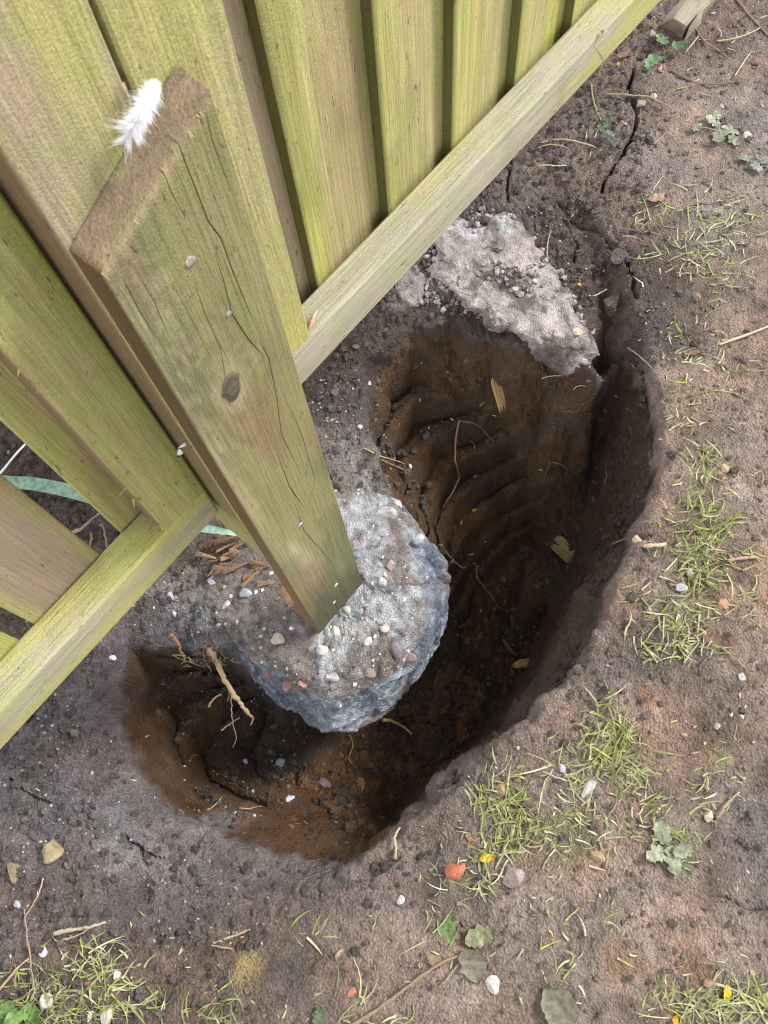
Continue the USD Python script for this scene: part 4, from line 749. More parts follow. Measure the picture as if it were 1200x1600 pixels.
# ------------------------------------------------------------------ roots, twigs, straws
def ground_path(line, lift):
    out = []
    for n, q in enumerate(line):
        p = at(*q[:2]); L = lift if len(q) < 3 else q[2]; d = EYE - p; d /= np.linalg.norm(d); out.append(p + d * L)
    return np.array(out)
TW = [
 ('root', 'reddish root hanging down the scraped shelves of the hole', 'root', [(717,655,.014),(713,690,.03),(711,725,.03),(716,745,.03),(700,775,.025),(690,793,.008)], .0021, .0016, (.23, .115, .07)),
 ('root', 'thin brown root running right from the top of the hanging root', 'root', [(717,655,.012),(735,662,.006),(755,672,.006),(772,690,.004)], .0015, .0008, (.16, .09, .055)),
 ('root', 'yellowish crooked root beside the right side of the footing', 'root', [(690,850,.006),(702,868,.01),(722,884,.012),(742,882,.01),(750,905,.012),(765,925,.012),(782,950,.006)], .0022, .0008, (.30, .21, .09)),
 ('root', 'thin forked root on the dark right wall of the hole', 'root', [(850,760,.004),(852,740,.01),(862,724,.014),(875,726,.012),(890,738,.01),(905,744,.004)], .0012, .0007, (.17, .12, .08)),
 ('root', 'fine root strand on the floor beside the splintered chips', 'root', [(862,812,.004),(875,825,.006),(885,838,.004)], .0009, .0006, (.2, .13, .08)),
 ('root', 'pale curved root at the left edge of the picture', 'root', [(-15,1560,.006),(5,1538,.012),(25,1512,.014),(48,1498,.006)], .0022, .0014, (.33, .23, .14)),
 ('root', 'yellow knobbly root end below the footing', 'root', [(600,1128,.012),(618,1130,.018),(632,1136,.016),(645,1145,.008)], .0040, .0022, (.42, .29, .13)),
 ('root', 'tangled thin root on the floor below the footing', 'root', [(545,1150,.01),(552,1168,.008),(548,1185,.008),(560,1200,.004)], .0014, .0008, (.26, .17, .08)),
 ('root', 'short root stub with rootlets poking from the rim by the pale stick', 'root', [(955,848,.004),(970,842,.016),(985,832,.006)], .0022, .0010, (.25, .17, .12)),
 ('twig', 'dark curved twig on the mud above the white pebble', 'twig', [(1048,107,.003),(1075,122,.004),(1105,129,.004),(1140,127,.003)], .0026, .0018, (.16, .115, .08)),
 ('twig', 'straight brown twig crossing the top right corner', 'twig', [(1150,-5,.004),(1172,22,.006),(1205,56,.004)], .0026, .0018, (.20, .145, .105)),
 ('twig', 'thin brown twig leaning from the offcut across the mud', 'twig', [(1087,42,.004),(1110,68,.008),(1135,86,.004)], .0017, .0012, (.22, .15, .10)),
 ('twig', 'forked dry twig lying across the soil crack', 'twig', [(943,147,.003),(980,146,.008),(1012,150,.008),(1040,163,.003)], .0021, .0014, (.26, .20, .13)),
 ('twig', 'long brown twig running up from the bottom edge', 'twig', [(545,1605,.003),(600,1572,.005),(655,1530,.005),(700,1500,.004),(722,1490,.003)], .0028, .0016, (.24, .175, .12)),
 ('twig', 'pale upright twig standing at the lower rim of the hole', 'twig', [(620,1342,.002),(618,1322,.012),(615,1305,.018),(624,1290,.026)], .0020, .0014, (.40, .30, .18)),
 ('twig', 'flat dead grey stick on the left bank', 'twig', [(82,1460,.003),(110,1453,.005),(140,1447,.005),(168,1441,.003)], .0034, .0016, (.32, .27, .20)),
 ('twig', 'short brown stick just below the flat dead grey stick', 'twig', [(97,1467,.003),(120,1460,.005),(140,1452,.003)], .0018, .0012, (.25, .18, .12)),
 ('twig', 'brown stick on the mud below the left bank dip', 'twig', [(332,1472,.003),(360,1462,.006),(392,1450,.003)], .0024, .0014, (.26, .20, .14)),
 ('twig', 'thin stick crossing under the brown stick below the bank', 'twig', [(330,1474,.003),(345,1482,.005),(362,1483,.003)], .0014, .0010, (.25, .18, .13)),
 ('twig', 'pale stick end jutting from the rim into the grass', 'twig', [(1008,851,.006),(1025,850,.010),(1042,849,.006)], .0030, .0028, (.52, .38, .26)),
 ('twig', 'pinkish stick in the grass right of the rim', 'twig', [(1138,874,.003),(1160,872,.006),(1183,868,.004)], .0026, .0018, (.36, .25, .18)),
 ('twig', 'short tan stick on the mud above a cream pebble at right', 'twig', [(1122,1278,.003),(1138,1258,.008),(1155,1236,.004)], .0022, .0016, (.36, .26, .17)),
 ('twig', 'thin dark stem standing up the left bank', 'twig', [(38,1420,.004),(42,1460,.01),(47,1510,.012),(52,1548,.004)], .0013, .0009, (.25, .17, .12)),
 ('twig', 'thin reddish stem slanting over the left bank', 'twig', [(66,1370,.006),(58,1400,.012),(42,1432,.005)], .0012, .0008, (.36, .24, .15)),
 ('twig', 'long thin stem on the mud towards the grey leaf', 'twig', [(690,1540,.003),(705,1525,.006),(716,1502,.003)], .0014, .0010, (.30, .21, .14)),
 ('straw', 'pale straw lying towards the right edge above the tan pebble', 'straw', [(1126,540,.003),(1160,525,.008),(1205,506,.005)], .0021, .0015, (.50, .41, .28)),
 ('straw', 'long bent straw on dark soil right of the rail', 'straw', [(842,222,.003),(870,217,.006),(900,219,.006),(930,228,.003)], .0014, .0010, (.45, .34, .19)),
 ('straw', 'straw just below the long bent straw right of the rail', 'straw', [(840,229,.003),(862,225,.004),(886,228,.003)], .0011, .0009, (.38, .28, .16)),
 ('straw', 'short straight straw lowest of three on dark soil', 'straw', [(841,256,.003),(865,256,.005),(890,256,.003)], .0014, .0011, (.46, .37, .22)),
 ('straw', 'green-brown stalk leaning on the mud below the rail', 'straw', [(923,130,.004),(928,160,.010),(942,195,.004)], .0014, .0011, (.30, .27, .12)),
 ('straw', 'twin dry straw, upper strand on the scraped shelf', 'straw', [(572,701,.003),(598,713,.008),(632,723,.003)], .0011, .0009, (.42, .30, .18)),
 ('straw', 'twin dry straw, lower strand on the scraped shelf', 'straw', [(572,701,.004),(600,718,.009),(631,731,.003)], .0011, .0009, (.42, .30, .18)),
 ('straw', 'dry stalk from the offcut to the right edge mud', 'straw', [(1120,62,.004),(1150,57,.009),(1185,42,.004)], .0015, .0011, (.42, .34, .22)),
 ('straw', 'straw leaning beside the cut-leaved weed', 'straw', [(1070,80,.004),(1080,67,.010),(1090,54,.008)], .0014, .0010, (.48, .37, .23)),
 ('straw', 'short straw standing on a dark spot of mud', 'straw', [(1148,116,.003),(1160,100,.010),(1173,82,.006)], .0014, .0010, (.42, .34, .22)),
 ('straw', 'thin straw on the mortar lump by the dark gap', 'straw', [(854,402,.004),(857,380,.012),(861,358,.006)], .0013, .0009, (.35, .26, .18)),
 ('straw', 'pinkish straw across the groove below the clods', 'straw', [(922,462,.006),(935,457,.008),(950,450,.006)], .0016, .0012, (.40, .30, .22)),
 ('straw', 'dry stem over the rim below the mortar lump', 'straw', [(982,545,.006),(1000,560,.012),(1022,580,.006)], .0014, .0010, (.28, .20, .13)),
 ('straw', 'pale straw on the wall under the mortar lump', 'straw', [(848,592,.003),(862,589,.006),(880,590,.003)], .0014, .0008, (.42, .31, .18)),
 ('straw', 'bent straw piece right of the pale wall straw', 'straw', [(897,610,.003),(905,604,.008),(917,602,.003)], .0014, .0009, (.38, .27, .16)),
 ('straw', 'dry straw on the hollow floor near the flat stone', 'straw', [(326,1262,.003),(338,1255,.006),(347,1247,.003)], .0014, .0008, (.36, .24, .13)),
 ('straw', 'straw on the orange clay wall of the hollow', 'straw', [(372,1262,.003),(390,1261,.006),(408,1259,.003)], .0013, .0008, (.32, .2, .1)),
 ('straw', 'hair-thin stalk on the floor of the hole', 'straw', [(672,1135,.003),(690,1118,.008),(705,1100,.003)], .0008, .0006, (.16, .11, .06)),
 ('straw', 'hair-thin pale stalk beside the footing side', 'straw', [(705,985,.006),(720,978,.008),(733,974,.004)], .0009, .0006, (.3, .2, .1)),
]
for n, (nm, lab, cat, line, r0, r1, c) in enumerate(TW):
    obj(nm, tube(ground_path(line, .003), r0, r1, 7, .0002 if nm == 'straw' else .0004, n), 'root' if nm == 'root' else 'straw', smooth=True, tint=np.array(c), label=lab, cat=cat)
rs = np.random.default_rng(93)
for k, (px, py) in enumerate([(820,640),(905,640),(862,668),(930,690),(770,655),(735,700),(900,820),(945,760),(940,840),(600,1185),(690,1070),(650,1110),(480,1285),(300,1190),(255,1140),(640,1215),(880,930),(790,940)]):
    p = at(px, py); d = rs.normal(size=3) * [1, 1, .4]; pts = [p]
    for _ in range(4):
        d = d * .7 + rs.normal(size=3) * .6; q = pts[-1] + d / np.linalg.norm(d) * rs.uniform(.005, .011); q[2] = max(q[2], H(q[0], q[1]) + .003); pts.append(q)
    obj('rootlet', tube(pts, .0009, .0004, 5, .0002, k), 'root', smooth=True, tint=np.array([.27, .18, .10]) * rs.uniform(.6, 1.2), label='hair-thin pale rootlet poking from the bare soil inside the hole', cat='rootlet', group='hair-thin rootlets in the hole')
# the thick root with its mat of rootlets, hanging from the footing's left edge
mr_ = thing('root', 'thick tan root with a tangled mat of rootlets hanging into the left hollow', 'root', at(350, 1050))
def lifted(line): return [(EYE - (a := at(px, py))) / np.linalg.norm(EYE - a) * L + a for px, py, L in line]
main = np.array([onz(q, z) for q, z in [((325,1012),-.005),((336,1030),-.012),((352,1062),-.03),((366,1085),-.05),((378,1102),-.07),((389,1116),-.085)]])
obj('main_root', tube(main, .0048, .0030, 9, .0007, 3), 'root', mr_, smooth=True, tint=np.array([.30, .205, .115]))
rs = np.random.default_rng(31)
for k in range(34):
    p = onz((rs.normal(326, 12), rs.normal(1022, 12)), rs.uniform(-.02, .0)); pts = [p]; d = rs.normal(size=3); d[2] -= .6
    for _ in range(5): d = d * .6 + rs.normal(size=3) * .9 + [0, 0, -.25]; pts.append(pts[-1] + d / np.linalg.norm(d) * rs.uniform(.004, .009))
    obj('rootlet', tube(pts, .0008, .0004, 4, .0003, k), 'root', mr_, smooth=True, tint=np.array([.17, .11, .075]) * rs.uniform(.7, 1.4))
for line, r0 in [([((352,1062),-.03),((358,1080),-.05),((356,1095),-.06)], .0012), ([((362,1085),-.05),((362,1115),-.09),((366,1140),-.12),((369,1155),-.14),((365,1168),-.16)], .0014), ([((346,1141),-.13),((358,1132),-.12),((375,1121),-.10)], .0016), ([((389,1116),-.085),((395,1122),-.10),((392,1132),-.12)], .0022),
                 ([((326,1104),-.10),((332,1094),-.09),((346,1085),-.08)], .0022)]:
    obj('rootlet', tube([onz(q, z) for q, z in line], r0, r0 * .5, 5, .0005, 4), 'root', mr_, smooth=True, tint=np.array([.33, .225, .11]))
r2 = thing('root', 'thin red-topped root with mossy fibres above the left hollow', 'root', at(275, 1000))
obj('main_root', tube([onz((266,990),.004), onz((275,1000),.004), onz((281,1010),.0), onz((284,1022),-.012), onz((292,1030),-.02)], .0026, .0016, 7, .0006, 8), 'root', r2, smooth=True, tint=np.array([.25, .10, .06]))
for k in range(5):
    p = onz((284 + k * 3, 1018 + k * 3), -.01); obj('rootlet', tube([p, p + rs.normal(size=3) * .008, p + rs.normal(size=3) * .014 + [0, 0, -.008]], .0009, .0004, 5, .0003, k), 'root', r2, smooth=True, tint=np.array([.24, .2, .09]))
# splintered wood chips in the hole
def chip(label, ends, width, thick, c, seed, n=5, lift=.012):
    p0 = ground_path([ends[0]], lift)[0]; p1 = onz(ends[1], p0[2] - .006); t = thing('wood_chip', label, 'wood chip', (p0 + p1) / 2); r = np.random.default_rng(seed); d = p1 - p0; L = np.linalg.norm(d); u_ = d / L; s = np.cross(u_, EYE - p0); s /= np.linalg.norm(s); w = np.cross(s, u_)
    for k in range(n):
        o = p0 + s * width * ((k + .5) / n - .5) + w * r.uniform(-.2, .2) * thick; a0, a1 = r.uniform(-.05, .25), r.uniform(.7, 1.1); hw = width / n * .75
        q = [o + d * a0, o + d * (a0 + .12) + s * hw, o + d * (a0 + .1) - s * hw, o + d * (a0 + .15) + w * thick, o + d * (a1 - .15) + s * hw * .8, o + d * (a1 - .2) - s * hw, o + d * (a1 - .1) + w * thick * .8, o + d * a1 + s * hw * r.uniform(-.5, .5), o + d * .5 - w * thick]
        obj('splinter', hull(*q).refine_to_length(.006), 'wood_along', t, smooth=25, tint=np.array(c) * r.uniform(.75, 1.2))
chip('pale yellow splintered wood chip stuck in the back wall of the hole', [(773,588),(790,652)], .016, .005, (.46, .33, .15), 1)
chip('broken pale wood chip on the right wall, upper of its cluster', [(862,842),(904,880)], .034, .007, (.44, .33, .16), 2, 6)
chip('short wood chip just right of the upper broken chip', [(890,856),(924,880)], .026, .006, (.42, .30, .14), 3, 4)
chip('small dim wood chip below the broken chip cluster', [(876,908),(900,922)], .012, .003, (.30, .2, .08), 4, 3)
chip('yellow wood chip lying on the floor of the hole', [(800,1040),(852,1034)], .018, .006, (.48, .36, .17), 5, 4)
chip('dark rotten stick slanting to the yellow chip on the floor', [(784,994),(812,1034)], .006, .003, (.2, .13, .08), 6, 3)
chip('small twisted wood piece left of the pale yellow chip', [(748,632),(770,615)], .006, .003, (.28, .19, .1), 7, 2)

# ------------------------------------------------------------------ grass
def blades(specs, seed):
    r = np.random.default_rng(seed); vs, fs, cs, k = [], [], [], 0
    for cx, cy, sx, sy, n, L0, L1, green, stand in specs:
        for _ in range(int(n * .72)):
            p = at(cx + r.normal() * sx, cy + r.normal() * sy, None, 2.5); L = r.uniform(L0, L1) * r.uniform(.4, 1.25); a = r.normal(-.55 if r.random() < .6 else r.uniform(-3, 3), .8); lean = np.clip(r.normal(stand * .7, .18), .03, .95)
            w = r.uniform(.0006, .0015); bend = r.uniform(.2, .9); d = np.array([np.cos(a), np.sin(a)]); m = 6; t = np.linspace(0, 1, m); turn = r.normal() * .5
            z = L * (lean * t - bend * .55 * t ** 2 * lean) ; hx = L * np.sqrt(max(.05, 1 - lean ** 2)) * t
            dx = np.cos(a + turn * t), np.sin(a + turn * t); c = np.stack([p[0] + hx * dx[0], p[1] + hx * dx[1], p[2] + .001 + z], -1)
            gz = hgt(c[:, :2]); c[:, 2] = np.where(gz < p[2] - .02, c[:, 2] - .3 * hx ** 2 / .05, np.maximum(c[:, 2], gz + .0015))
            s = np.stack([-d[1] * np.ones(m), d[0] * np.ones(m), r.normal() * .5 * np.ones(m)], -1); ww = (w * (1 - t ** 2.2) + .0001)[:, None]
            v = np.empty((m * 3, 3)); v[0::3] = c - s * ww; v[1::3] = c + [0, 0, -.0004]; v[2::3] = c + s * ww
            q = [(i * 3 + j, i * 3 + j + 1, i * 3 + j + 4, i * 3 + j + 3) for i in range(m - 1) for j in (0, 1)]
            col = np.array([.20, .25, .075]) * green + np.array([.43, .41, .25]) * (1 - green) if r.random() < .66 else (np.array([.32, .36, .08]) if r.random() < .6 * green + .1 else np.array([.52, .48, .32]))
            col = col * r.uniform(.75, 1.3); ct_ = col[None] * (1 + .25 * t[:, None]) 
            vs.append(v); fs.append(np.array(q) + k); cs.append(np.repeat(ct_, 3, 0)); k += m * 3
    return np.vstack(vs), np.vstack(fs), np.vstack(cs)
GS = [  # sight line, spread, number, lengths, greenness, standing
 (1095,345,38,35,70,.03,.07,.45,.12),(1010,350,16,20,26,.03,.07,.6,.25),(1120,410,40,22,70,.02,.05,.45,.15),(1060,390,20,20,30,.03,.06,.6,.2),(1170,330,25,40,24,.02,.04,.4,.12),(1100,490,16,40,22,.02,.045,.5,.2),
 (1125,560,35,30,40,.015,.04,.4,.15),(1060,530,14,30,16,.015,.035,.3,.15),(1075,640,16,28,36,.015,.04,.55,.25),(1090,730,18,26,60,.02,.04,.6,.3),(1100,790,22,18,60,.02,.045,.7,.35),(1102,845,24,30,190,.02,.045,.8,.4),(1085,905,20,24,80,.02,.04,.65,.3),
 (1065,950,28,20,80,.02,.04,.6,.3),(1040,1000,28,22,80,.02,.05,.6,.3),(1080,1000,30,30,46,.02,.05,.45,.2),(1000,945,18,18,22,.02,.05,.5,.25),(1170,920,14,26,22,.02,.04,.4,.15),
 (940,1130,18,22,80,.02,.05,.65,.35),(955,1175,24,22,150,.02,.05,.75,.4),(985,1220,24,18,60,.015,.035,.5,.2),(900,1195,26,24,46,.02,.045,.55,.2),(860,1215,22,18,30,.02,.06,.4,.15),
 (795,1290,22,28,170,.02,.045,.8,.4),(765,1240,22,16,52,.03,.06,.7,.35),(750,1340,22,22,46,.02,.05,.5,.25),(740,1380,20,20,26,.02,.045,.5,.2),(850,1310,34,32,46,.015,.035,.4,.12),(930,1290,36,26,60,.015,.035,.45,.15),(1010,1270,36,22,60,.015,.035,.5,.2),(1060,1300,26,22,34,.015,.035,.6,.2),(1130,1220,28,24,40,.01,.025,.5,.15),
 (1110,1575,40,18,150,.02,.06,.6,.3),(1180,1560,22,16,60,.02,.05,.6,.3),(1040,1560,16,16,24,.02,.05,.5,.25),(480,1465,14,10,10,.04,.07,.7,.6),(690,1380,14,20,14,.02,.04,.5,.2),(670,1440,12,26,14,.02,.05,.5,.2),(930,1460,40,30,28,.01,.025,.4,.1),(860,1500,30,30,18,.015,.035,.4,.15),
 (135,1495,26,18,60,.02,.05,.5,.2),(165,1545,30,22,80,.02,.05,.6,.25),(60,1545,34,22,100,.02,.05,.6,.3),(110,1590,45,14,110,.02,.05,.7,.3),(30,1590,22,12,50,.02,.045,.75,.35),(345,1575,14,18,28,.02,.05,.7,.35),(285,1590,20,10,24,.02,.05,.5,.25),(560,1570,22,16,16,.02,.05,.5,.2),(210,1560,22,20,22,.02,.05,.5,.2),(630,1600,20,10,16,.02,.05,.5,.2),
 (900,1380,60,40,26,.008,.02,.3,.1),(1150,650,24,60,22,.008,.02,.3,.1),(1080,120,60,50,26,.015,.035,.25,.1),(1160,60,30,40,18,.02,.04,.2,.15),(930,220,20,16,12,.015,.03,.4,.15),(1040,610,10,60,18,.01,.03,.3,.15),(1030,900,14,40,20,.01,.03,.4,.2),
]
gv, gf, gc = blades(GS, 71)
obj('grass', (gv, gf), 'leaf', smooth=True, tint=gc, kind='stuff')

r = np.random.default_rng(83); bits, bc = [], []
for _ in range(620):
    q = (r.uniform(0, 1200), r.uniform(0, 1600))
    if r.random() > (1.0 if (q[0] > 990 or q[0] + q[1] > 2000 or q[1] > 1420) else .22): continue
    p = at(*q); L = r.uniform(.004, .014); a = r.uniform(0, 6.28); d = np.array([np.cos(a), np.sin(a), r.normal() * .12]) * L; w = np.array([-np.sin(a), np.cos(a), 0]) * r.uniform(.0004, .0011); p = p + [0, 0, .0012]
    m = hull(p - d / 2 - w, p - d / 2 + w, p + d / 2, p + [0, 0, .0008] + w * .5, p + w * 1.2, p - w * 1.2 + d * .1); bits.append(m); bc.append(np.tile(np.array([(.42, .36, .22), (.34, .25, .15), (.48, .44, .32), (.25, .17, .11), (.36, .38, .16)][r.integers(5)]), (len(arr(m)[0]), 1)))
obj('dry_litter', join(bits), 'straw', tint=np.vstack(bc), kind='stuff')
# ------------------------------------------------------------------ leaves and weeds
def leaf_mesh(p, ang, L, w, up, shape='oval', curl=.15, seed=0, thick=.0006):
    r = np.random.default_rng(seed); t = np.linspace(0, 1, 15); half = {'oval': np.sin(np.pi * t ** .8) ** .8, 'lobed': np.sin(np.pi * t ** .75) ** .7 * (.55 + .45 * np.abs(np.sin(t * 9.5 + .6))), 'strap': np.clip(np.minimum(t * 6, (1 - t) * 3), 0, 1) ** .6}[shape]
    v = []
    for k, q in enumerate(t):
        for s_ in (-1, -.5, 0, .5, 1):
            v.append([(q - .5) * L, s_ * w * (half[k] + .02) * (1 + .13 * r.normal()), curl * w * (abs(s_) ** 1.4) + curl * L * .35 * math.sin(q * 3 + seed) + .0007 * r.normal()])
    v = np.array(v); v[:, 2] += .0022 * nz(v + seed * 1.7, 95, 99, 2); q = np.array([(k * 5 + j, k * 5 + j + 1, k * 5 + j + 6, k * 5 + j + 5) for k in range(14) for j in range(4)])
    nb = len(v); v2 = v - [0, 0, thick]; q2 = q[:, ::-1] + nb
    bd = [k * 5 for k in range(15)] + [71, 72, 73, 74] + [k * 5 + 4 for k in range(13, -1, -1)] + [3, 2, 1]
    rim = np.array([(a, b, b + nb, a + nb) for a, b in zip(bd, bd[1:] + bd[:1])]); V_ = np.vstack([v, v2]); c, s_ = math.cos(ang), math.sin(ang)
    V_ = V_ @ np.array([[c, s_, 0], [-s_, c, 0], [0, 0, 1]]); V_ = tilt(V_, up) + p
    return V_, np.vstack([q, q2, rim])
def img_angle(px, py, dx, dy):
    a, b = onz((px, py), 0), onz((px + dx, py + dy), 0); return math.atan2(b[1] - a[1], b[0] - a[0])
LV = [
 ('leaf', 'bright yellow fallen leaf beside the brick fragment', 'leaf', 762, 1338, (26,-6), .028, .006, 'oval', (.72, .50, .02)),
 ('leaf', 'upright yellow fallen leaf in the bottom right grass', 'leaf', 1136, 1549, (2,-22), .024, .0055, 'oval', (.70, .48, .02)),
 ('leaf', 'yellow leaf cut off by the bottom edge at right', 'leaf', 1056, 1594, (4,-18), .022, .005, 'oval', (.68, .44, .02)),
 ('leaf', 'small yellow leaf on the hollow floor by the slate flake', 'leaf', 496, 1230, (2,-18), .018, .004, 'oval', (.60, .40, .03)),
 ('leaf', 'tiny yellow leaf piece on the scraped shelf, upper one', 'leaf', 741, 795, (10,-3), .014, .004, 'oval', (.55, .38, .03)),
 ('leaf', 'tiny yellow leaf piece on the scraped shelf, lower one', 'leaf', 722, 815, (4,-12), .013, .003, 'oval', (.55, .38, .03)),
 ('leaf', 'tiny yellow leaf flake on the mortar lump', 'leaf', 906, 446, (10,2), .010, .003, 'oval', (.60, .42, .03)),
 ('leaf', 'tiny yellow leaf flake under the right rail', 'leaf', 964, 101, (3,8), .010, .003, 'oval', (.65, .48, .02)),
 ('leaf', 'pinkish-brown dead leaf on the lawn edge below the crack', 'leaf', 1030, 308, (46,-10), .050, .010, 'oval', (.32, .205, .15)),
 ('leaf', 'reddish dead leaf under the rail by the cut-leaved weed', 'leaf', 972, 88, (26,-6), .032, .007, 'oval', (.27, .15, .11)),
 ('leaf', 'pink-brown dead leaf right of the cut-leaved weed', 'leaf', 1038, 105, (18,-20), .034, .008, 'oval', (.30, .18, .14)),
 ('leaf', 'tan dead leaf on the lawn right of the large mortar lump', 'leaf', 1088, 465, (6,-22), .026, .007, 'oval', (.40, .25, .16)),
 ('leaf', 'brown dead leaf on the mud near the right edge', 'leaf', 1082, 551, (30,2), .034, .005, 'oval', (.32, .2, .14)),
 ('leaf', 'broad grey-green flattened leaf at the bottom edge', 'leaf', 872, 1575, (-30,-45), .062, .026, 'oval', (.205, .20, .14)),
 ('leaf', 'grey withered leaf above the white square stone chip', 'leaf', 740, 1510, (10,30), .050, .018, 'oval', (.24, .215, .155)),
 ('leaf', 'dull green leaf right of the fresh green leaf', 'leaf', 750, 1462, (34,-16), .050, .014, 'oval', (.24, .25, .14)),
 ('leaf', 'fresh green leaf on the mud above the long brown twig', 'leaf', 700, 1455, (14,-36), .046, .013, 'oval', (.18, .27, .09)),
 ('leaf', 'brown curled leaf left of the grey withered leaf', 'leaf', 677, 1496, (14,30), .034, .010, 'oval', (.28, .2, .14)),
 ('leaf', 'small dark green leaf at the bottom edge', 'leaf', 500, 1585, (2,-20), .030, .010, 'oval', (.12, .16, .09)),
]
for n, (nm, lab, cat, px, py, dv, L, w, shp_, c) in enumerate(LV):
    p = at(px, py); up = gn(p, .015); obj(nm, leaf_mesh(p + up * .0035, img_angle(px, py, *dv), L * .88, w * .88, up, shp_, .22, n), 'leaf', smooth=True, tint=np.array(c), label=lab, cat=cat)
def weed(name, label, cat, cx, cy, leaves, c, shape, flat):
    p0 = at(cx, cy); t = thing(name, label, cat, p0); r = np.random.default_rng(int(cx))
    for n, (px, py, dx, dy, L, w) in enumerate(leaves):
        p = at(px, py); up = gn(p, .02) + np.array([r.normal() * .15, r.normal() * .15, 0]); q = p + np.array([0, 0, .005 + (0 if flat else r.uniform(.006, .018))])
        obj('leaf', leaf_mesh(q, img_angle(px, py, dx, dy), L, w, up, shape, .12 if flat else .25, n + int(cx)), 'leaf', t, smooth=True, tint=np.array(c) * r.uniform(.8, 1.2))
        obj('stem', tube([p0 + [0, 0, .002], (p0 + q) / 2 + [0, 0, .004], q], .0009, .0007, 5), 'straw', t, smooth=True, tint=np.array(c) * .8)
weed('weed', 'small green cut-leaved weed beside the timber offcut', 'weed', 1038, 90, [(1030,72,-10,-16,.034,.013),(1012,110,-12,22,.042,.014),(1058,80,18,4,.032,.012),(1022,98,-18,2,.026,.010)], (.15, .25, .12), 'lobed', False)
weed('weed', 'flattened pale grey-green leaf rosette on the mud by the top right', 'weed', 1125, 205, [(1108,190,-14,-10,.034,.013),(1122,215,-2,16,.038,.016),(1140,205,16,6,.038,.014),(1118,180,4,-20,.030,.010),(1148,222,12,14,.030,.010),(1088,200,-16,2,.024,.009)], (.33, .345, .24), 'lobed', True)
weed('weed', 'flattened pale leaves in the thin grass at right of the tan stone', 'weed', 1045, 1325, [(1030,1300,-8,-16,.036,.012),(1050,1345,4,18,.040,.013),(1068,1330,16,-2,.034,.012),(1022,1335,-16,8,.032,.012)], (.29, .31, .21), 'lobed', True)
weed('weed', 'grey-green withered weed near the right edge', 'weed', 1175, 255, [(1160,250,-16,-4,.026,.010),(1180,262,12,6,.028,.010),(1195,250,12,-8,.024,.009)], (.24, .26, .20), 'lobed', True)
weed('clover', 'fresh green clover leaves in the lower left corner', 'clover', 32, 1580, [(18,1572,-8,-8,.024,.011),(38,1585,6,10,.024,.011),(22,1592,-8,10,.022,.010),(52,1575,12,-2,.022,.010),(56,1594,8,8,.024,.011),(8,1588,-8,2,.022,.010)], (.15, .26, .07), 'oval', False)
weed('weed', 'small feathery green weed on dark soil right of the rail', 'weed', 945, 215, [(938,208,-8,-10,.022,.006),(950,222,10,8,.024,.006),(948,202,6,-14,.022,.006)], (.16, .22, .12), 'lobed', False)
# strap leaf and wire beyond the left panel
sp = [onz(q, z) for q, z in [((-90,738),.02),((0,752),.045),((60,757),.06),((120,770),.065),((220,800),.06),((335,828),.05),((400,840),.01)]]
from scipy.interpolate import PchipInterpolator
sp = PchipInterpolator(range(7), np.array(sp))(np.linspace(0, 6, 50)); d = np.gradient(sp, axis=0); s_ = np.cross(d, [0, 0, 1.0]); s_ /= np.linalg.norm(s_, axis=1, keepdims=True); ww = (.0115 * np.clip(np.minimum(np.linspace(0, 5, 50) + .3, np.linspace(3, .05, 50)), 0, 1))[:, None]
sv = np.stack([sp - s_ * ww, sp - s_ * ww * .4 - [0, 0, .0025], sp + s_ * ww * .4 - [0, 0, .0025], sp + s_ * ww, sp + s_ * ww * .4 - [0, 0, .0035], sp - s_ * ww * .4 - [0, 0, .0035]], 1).reshape(-1, 3)
sf = np.array([(k * 6 + j, k * 6 + (j + 1) % 6, k * 6 + 6 + (j + 1) % 6, k * 6 + 6 + j) for k in range(49) for j in range(6)])
obj('strap_leaf', (sv, sf), 'leaf', smooth=40, tint=np.array([.27, .42, .31]), label='long pale blue-green strap leaf on the ground behind the left fence panel', cat='leaf')
obj('wire', tube([onz((-40,790), .05), onz((0,740), .06), onz((20,716), .06), onz((42,692), .05), onz((90,640), .02)], .0024, .0024, 8), 'metal', smooth=True, label='grey metal wire crossing behind the left fence panel', cat='wire')
for n, (line, c) in enumerate([([(112,832,.01),(135,818,.02),(158,802,.02)], (.28, .2, .13)), ([(140,830,.004),(142,845,.012),(137,860,.004)], (.22, .15, .1)), ([(160,815,.006),(162,835,.014),(166,852,.004)], (.22, .15, .1))]):
    obj('root', tube(ground_path(line, .01), .003 if n == 0 else .0018, .0015, 7, .0006, n), 'root', smooth=True, tint=np.array(c), cat='root', label=['thick dry root behind the left panel gap', 'thin rootlet hanging in the left panel gap, left one', 'thin rootlet hanging in the left panel gap, right one'][n])

# ------------------------------------------------------------------ feather and bits caught on the wood
def stake_top(q, lift=.001):
    d = W(q)     # the slanting sawn face: z = .8905 + (x - SX0) * .4225
    t = (.8905 - SX0 * .4225 - EYE[2]) / (d[2] - .4225 * d[0]); return EYE + t * d + np.array([0, 0, lift])
sh = np.array([ony(q, y_) for q, y_ in [((246,126),.334),((236,147),.331),((224,172),.329),((211,194),.331),((200,213),.335)]])
ft = thing('feather', 'fluffy white down feather stuck to the top of the repair stake', 'feather', sh[2])
obj('shaft', tube(sh, .0005, .0003, 5), 'down', ft, smooth=True)
rs = np.random.default_rng(51); tt = np.linspace(0, 1, 400); cl = PchipInterpolator(np.linspace(0, 1, 5), sh)(tt); bv_, bf_, kk = [], [], 0
ax = (sh[-1] - sh[0]) / np.linalg.norm(sh[-1] - sh[0]); vw = EYE - sh[2]; vw /= np.linalg.norm(vw); sd = np.cross(ax, vw); sd /= np.linalg.norm(sd)
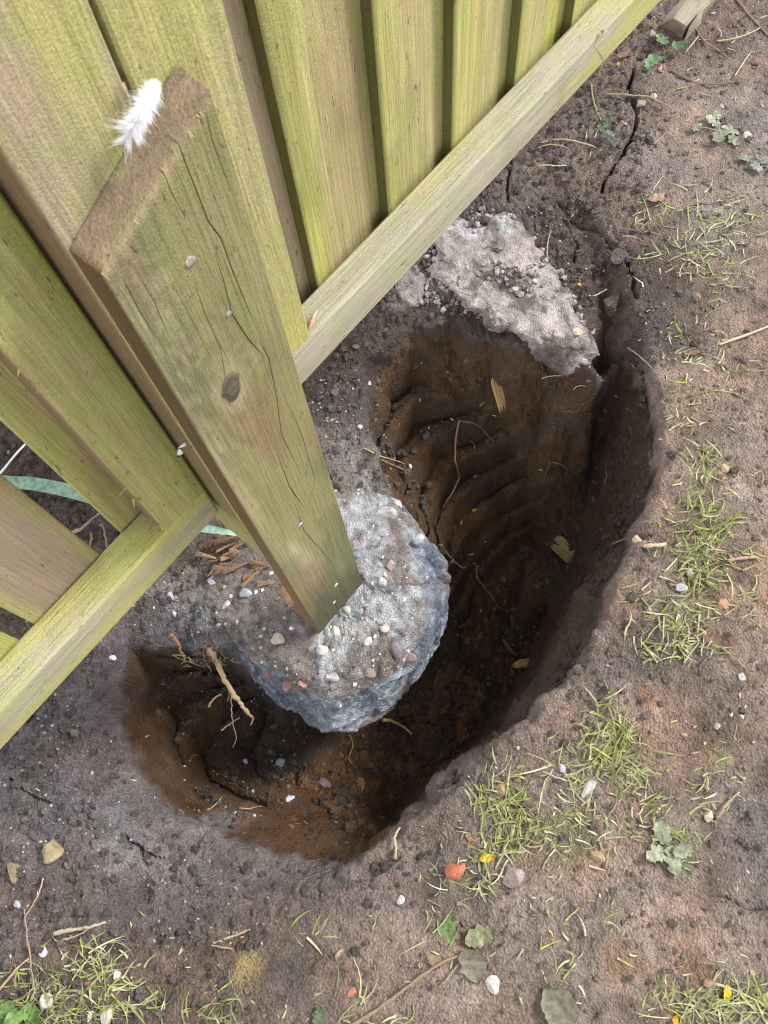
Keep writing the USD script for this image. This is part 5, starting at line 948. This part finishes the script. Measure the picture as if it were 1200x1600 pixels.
for n, q in enumerate(np.repeat(tt, 3)):
    c = cl[n // 3]; side_ = rs.choice([-1, 1]); Lb = rs.uniform(.003, .0078) * (1.5 if rs.random() < .12 else 1) * (1 + .35 * ss(np.array([q]), .6, .95)[0]) * (.5 + .5 * min(1, q * 6))
    d0 = sd * side_ * rs.uniform(.55, 1) + ax * rs.uniform(.1, .75) + vw * rs.normal(.15, .35) + (ax * 1.1 if q > .9 else 0); d0 /= np.linalg.norm(d0); e = c + d0 * Lb; m_ = c + d0 * Lb * .5 + rs.normal(size=3) * .0006
    wv = np.cross(d0, vw); wv /= np.linalg.norm(wv); wv = wv * .00015
    bv_ += [c - wv, c + wv, m_ - wv * .8, m_ + wv * .8, e - wv * .15, e + wv * .15]; bf_ += [(kk, kk + 1, kk + 3, kk + 2), (kk + 2, kk + 3, kk + 5, kk + 4)]; kk += 6
vane = obj('barbs', (np.array(bv_), np.array(bf_)), 'down', ft, smooth=False); tag(vane, kind='stuff')
# the small tuft on the arris of the post
p = ony((283, 692), .343) + np.array([-.003, -.002, 0]); fl = [hull(p + [0, 0, 0], p + rs.normal(size=3) * .002 + [-.007, 0, -.007], p + [-.001, -.001, -.009], p + [-.004, -.001, .001]), hull(p + [0, 0, .001], p + [.007, -.001, .002], p + [.004, -.001, -.004], p + [.002, -.002, .004], p + [-.003, -.001, .003])]
obj('down_tuft', join(fl), 'down', smooth=True, label='small torn white tuft caught on the left edge of the fence post', cat='down tuft')
p = ony((194, 145), .3445); obj('wood_flake', hull(p + [-.0015, -.001, -.007], p + [.0015, -.001, -.006], p + [.002, -.0012, .006], p + [-.0005, -.001, .007], p + [0, -.0022, 0]), 'wood_upright', tint=np.array([.42, .36, .18]), label='pale wood flake on the post face above the feather', cat='wood flake')
for n, (a, b, w_, c, lab) in enumerate([((492,560 - 68),(482,516),.0035,(.34,.22,.15),'brown leaf scrap lying in the corner of the right rail'),((498,482),(484,506),.0012,(.50,.38,.22),'straw bit above the leaf scrap in the rail corner'),((925,68),(950,108),.0012,(.45,.36,.28),'dry stalk stuck on top of the right rail'),((940,55),(947,45),.004,(.38,.28,.2),'curled dead petal on the right rail'),((655,572 - 16),(640,560),.001,(.1,.08,.05),None)]):
    if lab is None: continue
    p0, p1 = onz(a, .6245), onz(b, .6245); p1 = p1 if np.linalg.norm(p1 - p0) < .06 else p0 + (p1 - p0) * .5
    s = np.cross(p1 - p0, [0, 0, 1.0]); s = s / np.linalg.norm(s) * w_; obj('plant_scrap', hull(p0, p1, (p0 + p1) / 2 + s + [0, 0, .001], (p0 + p1) / 2 - s, (p0 + p1) / 2 + [0, 0, .003]), 'straw', tint=np.array(c), label=lab, cat='plant scrap')
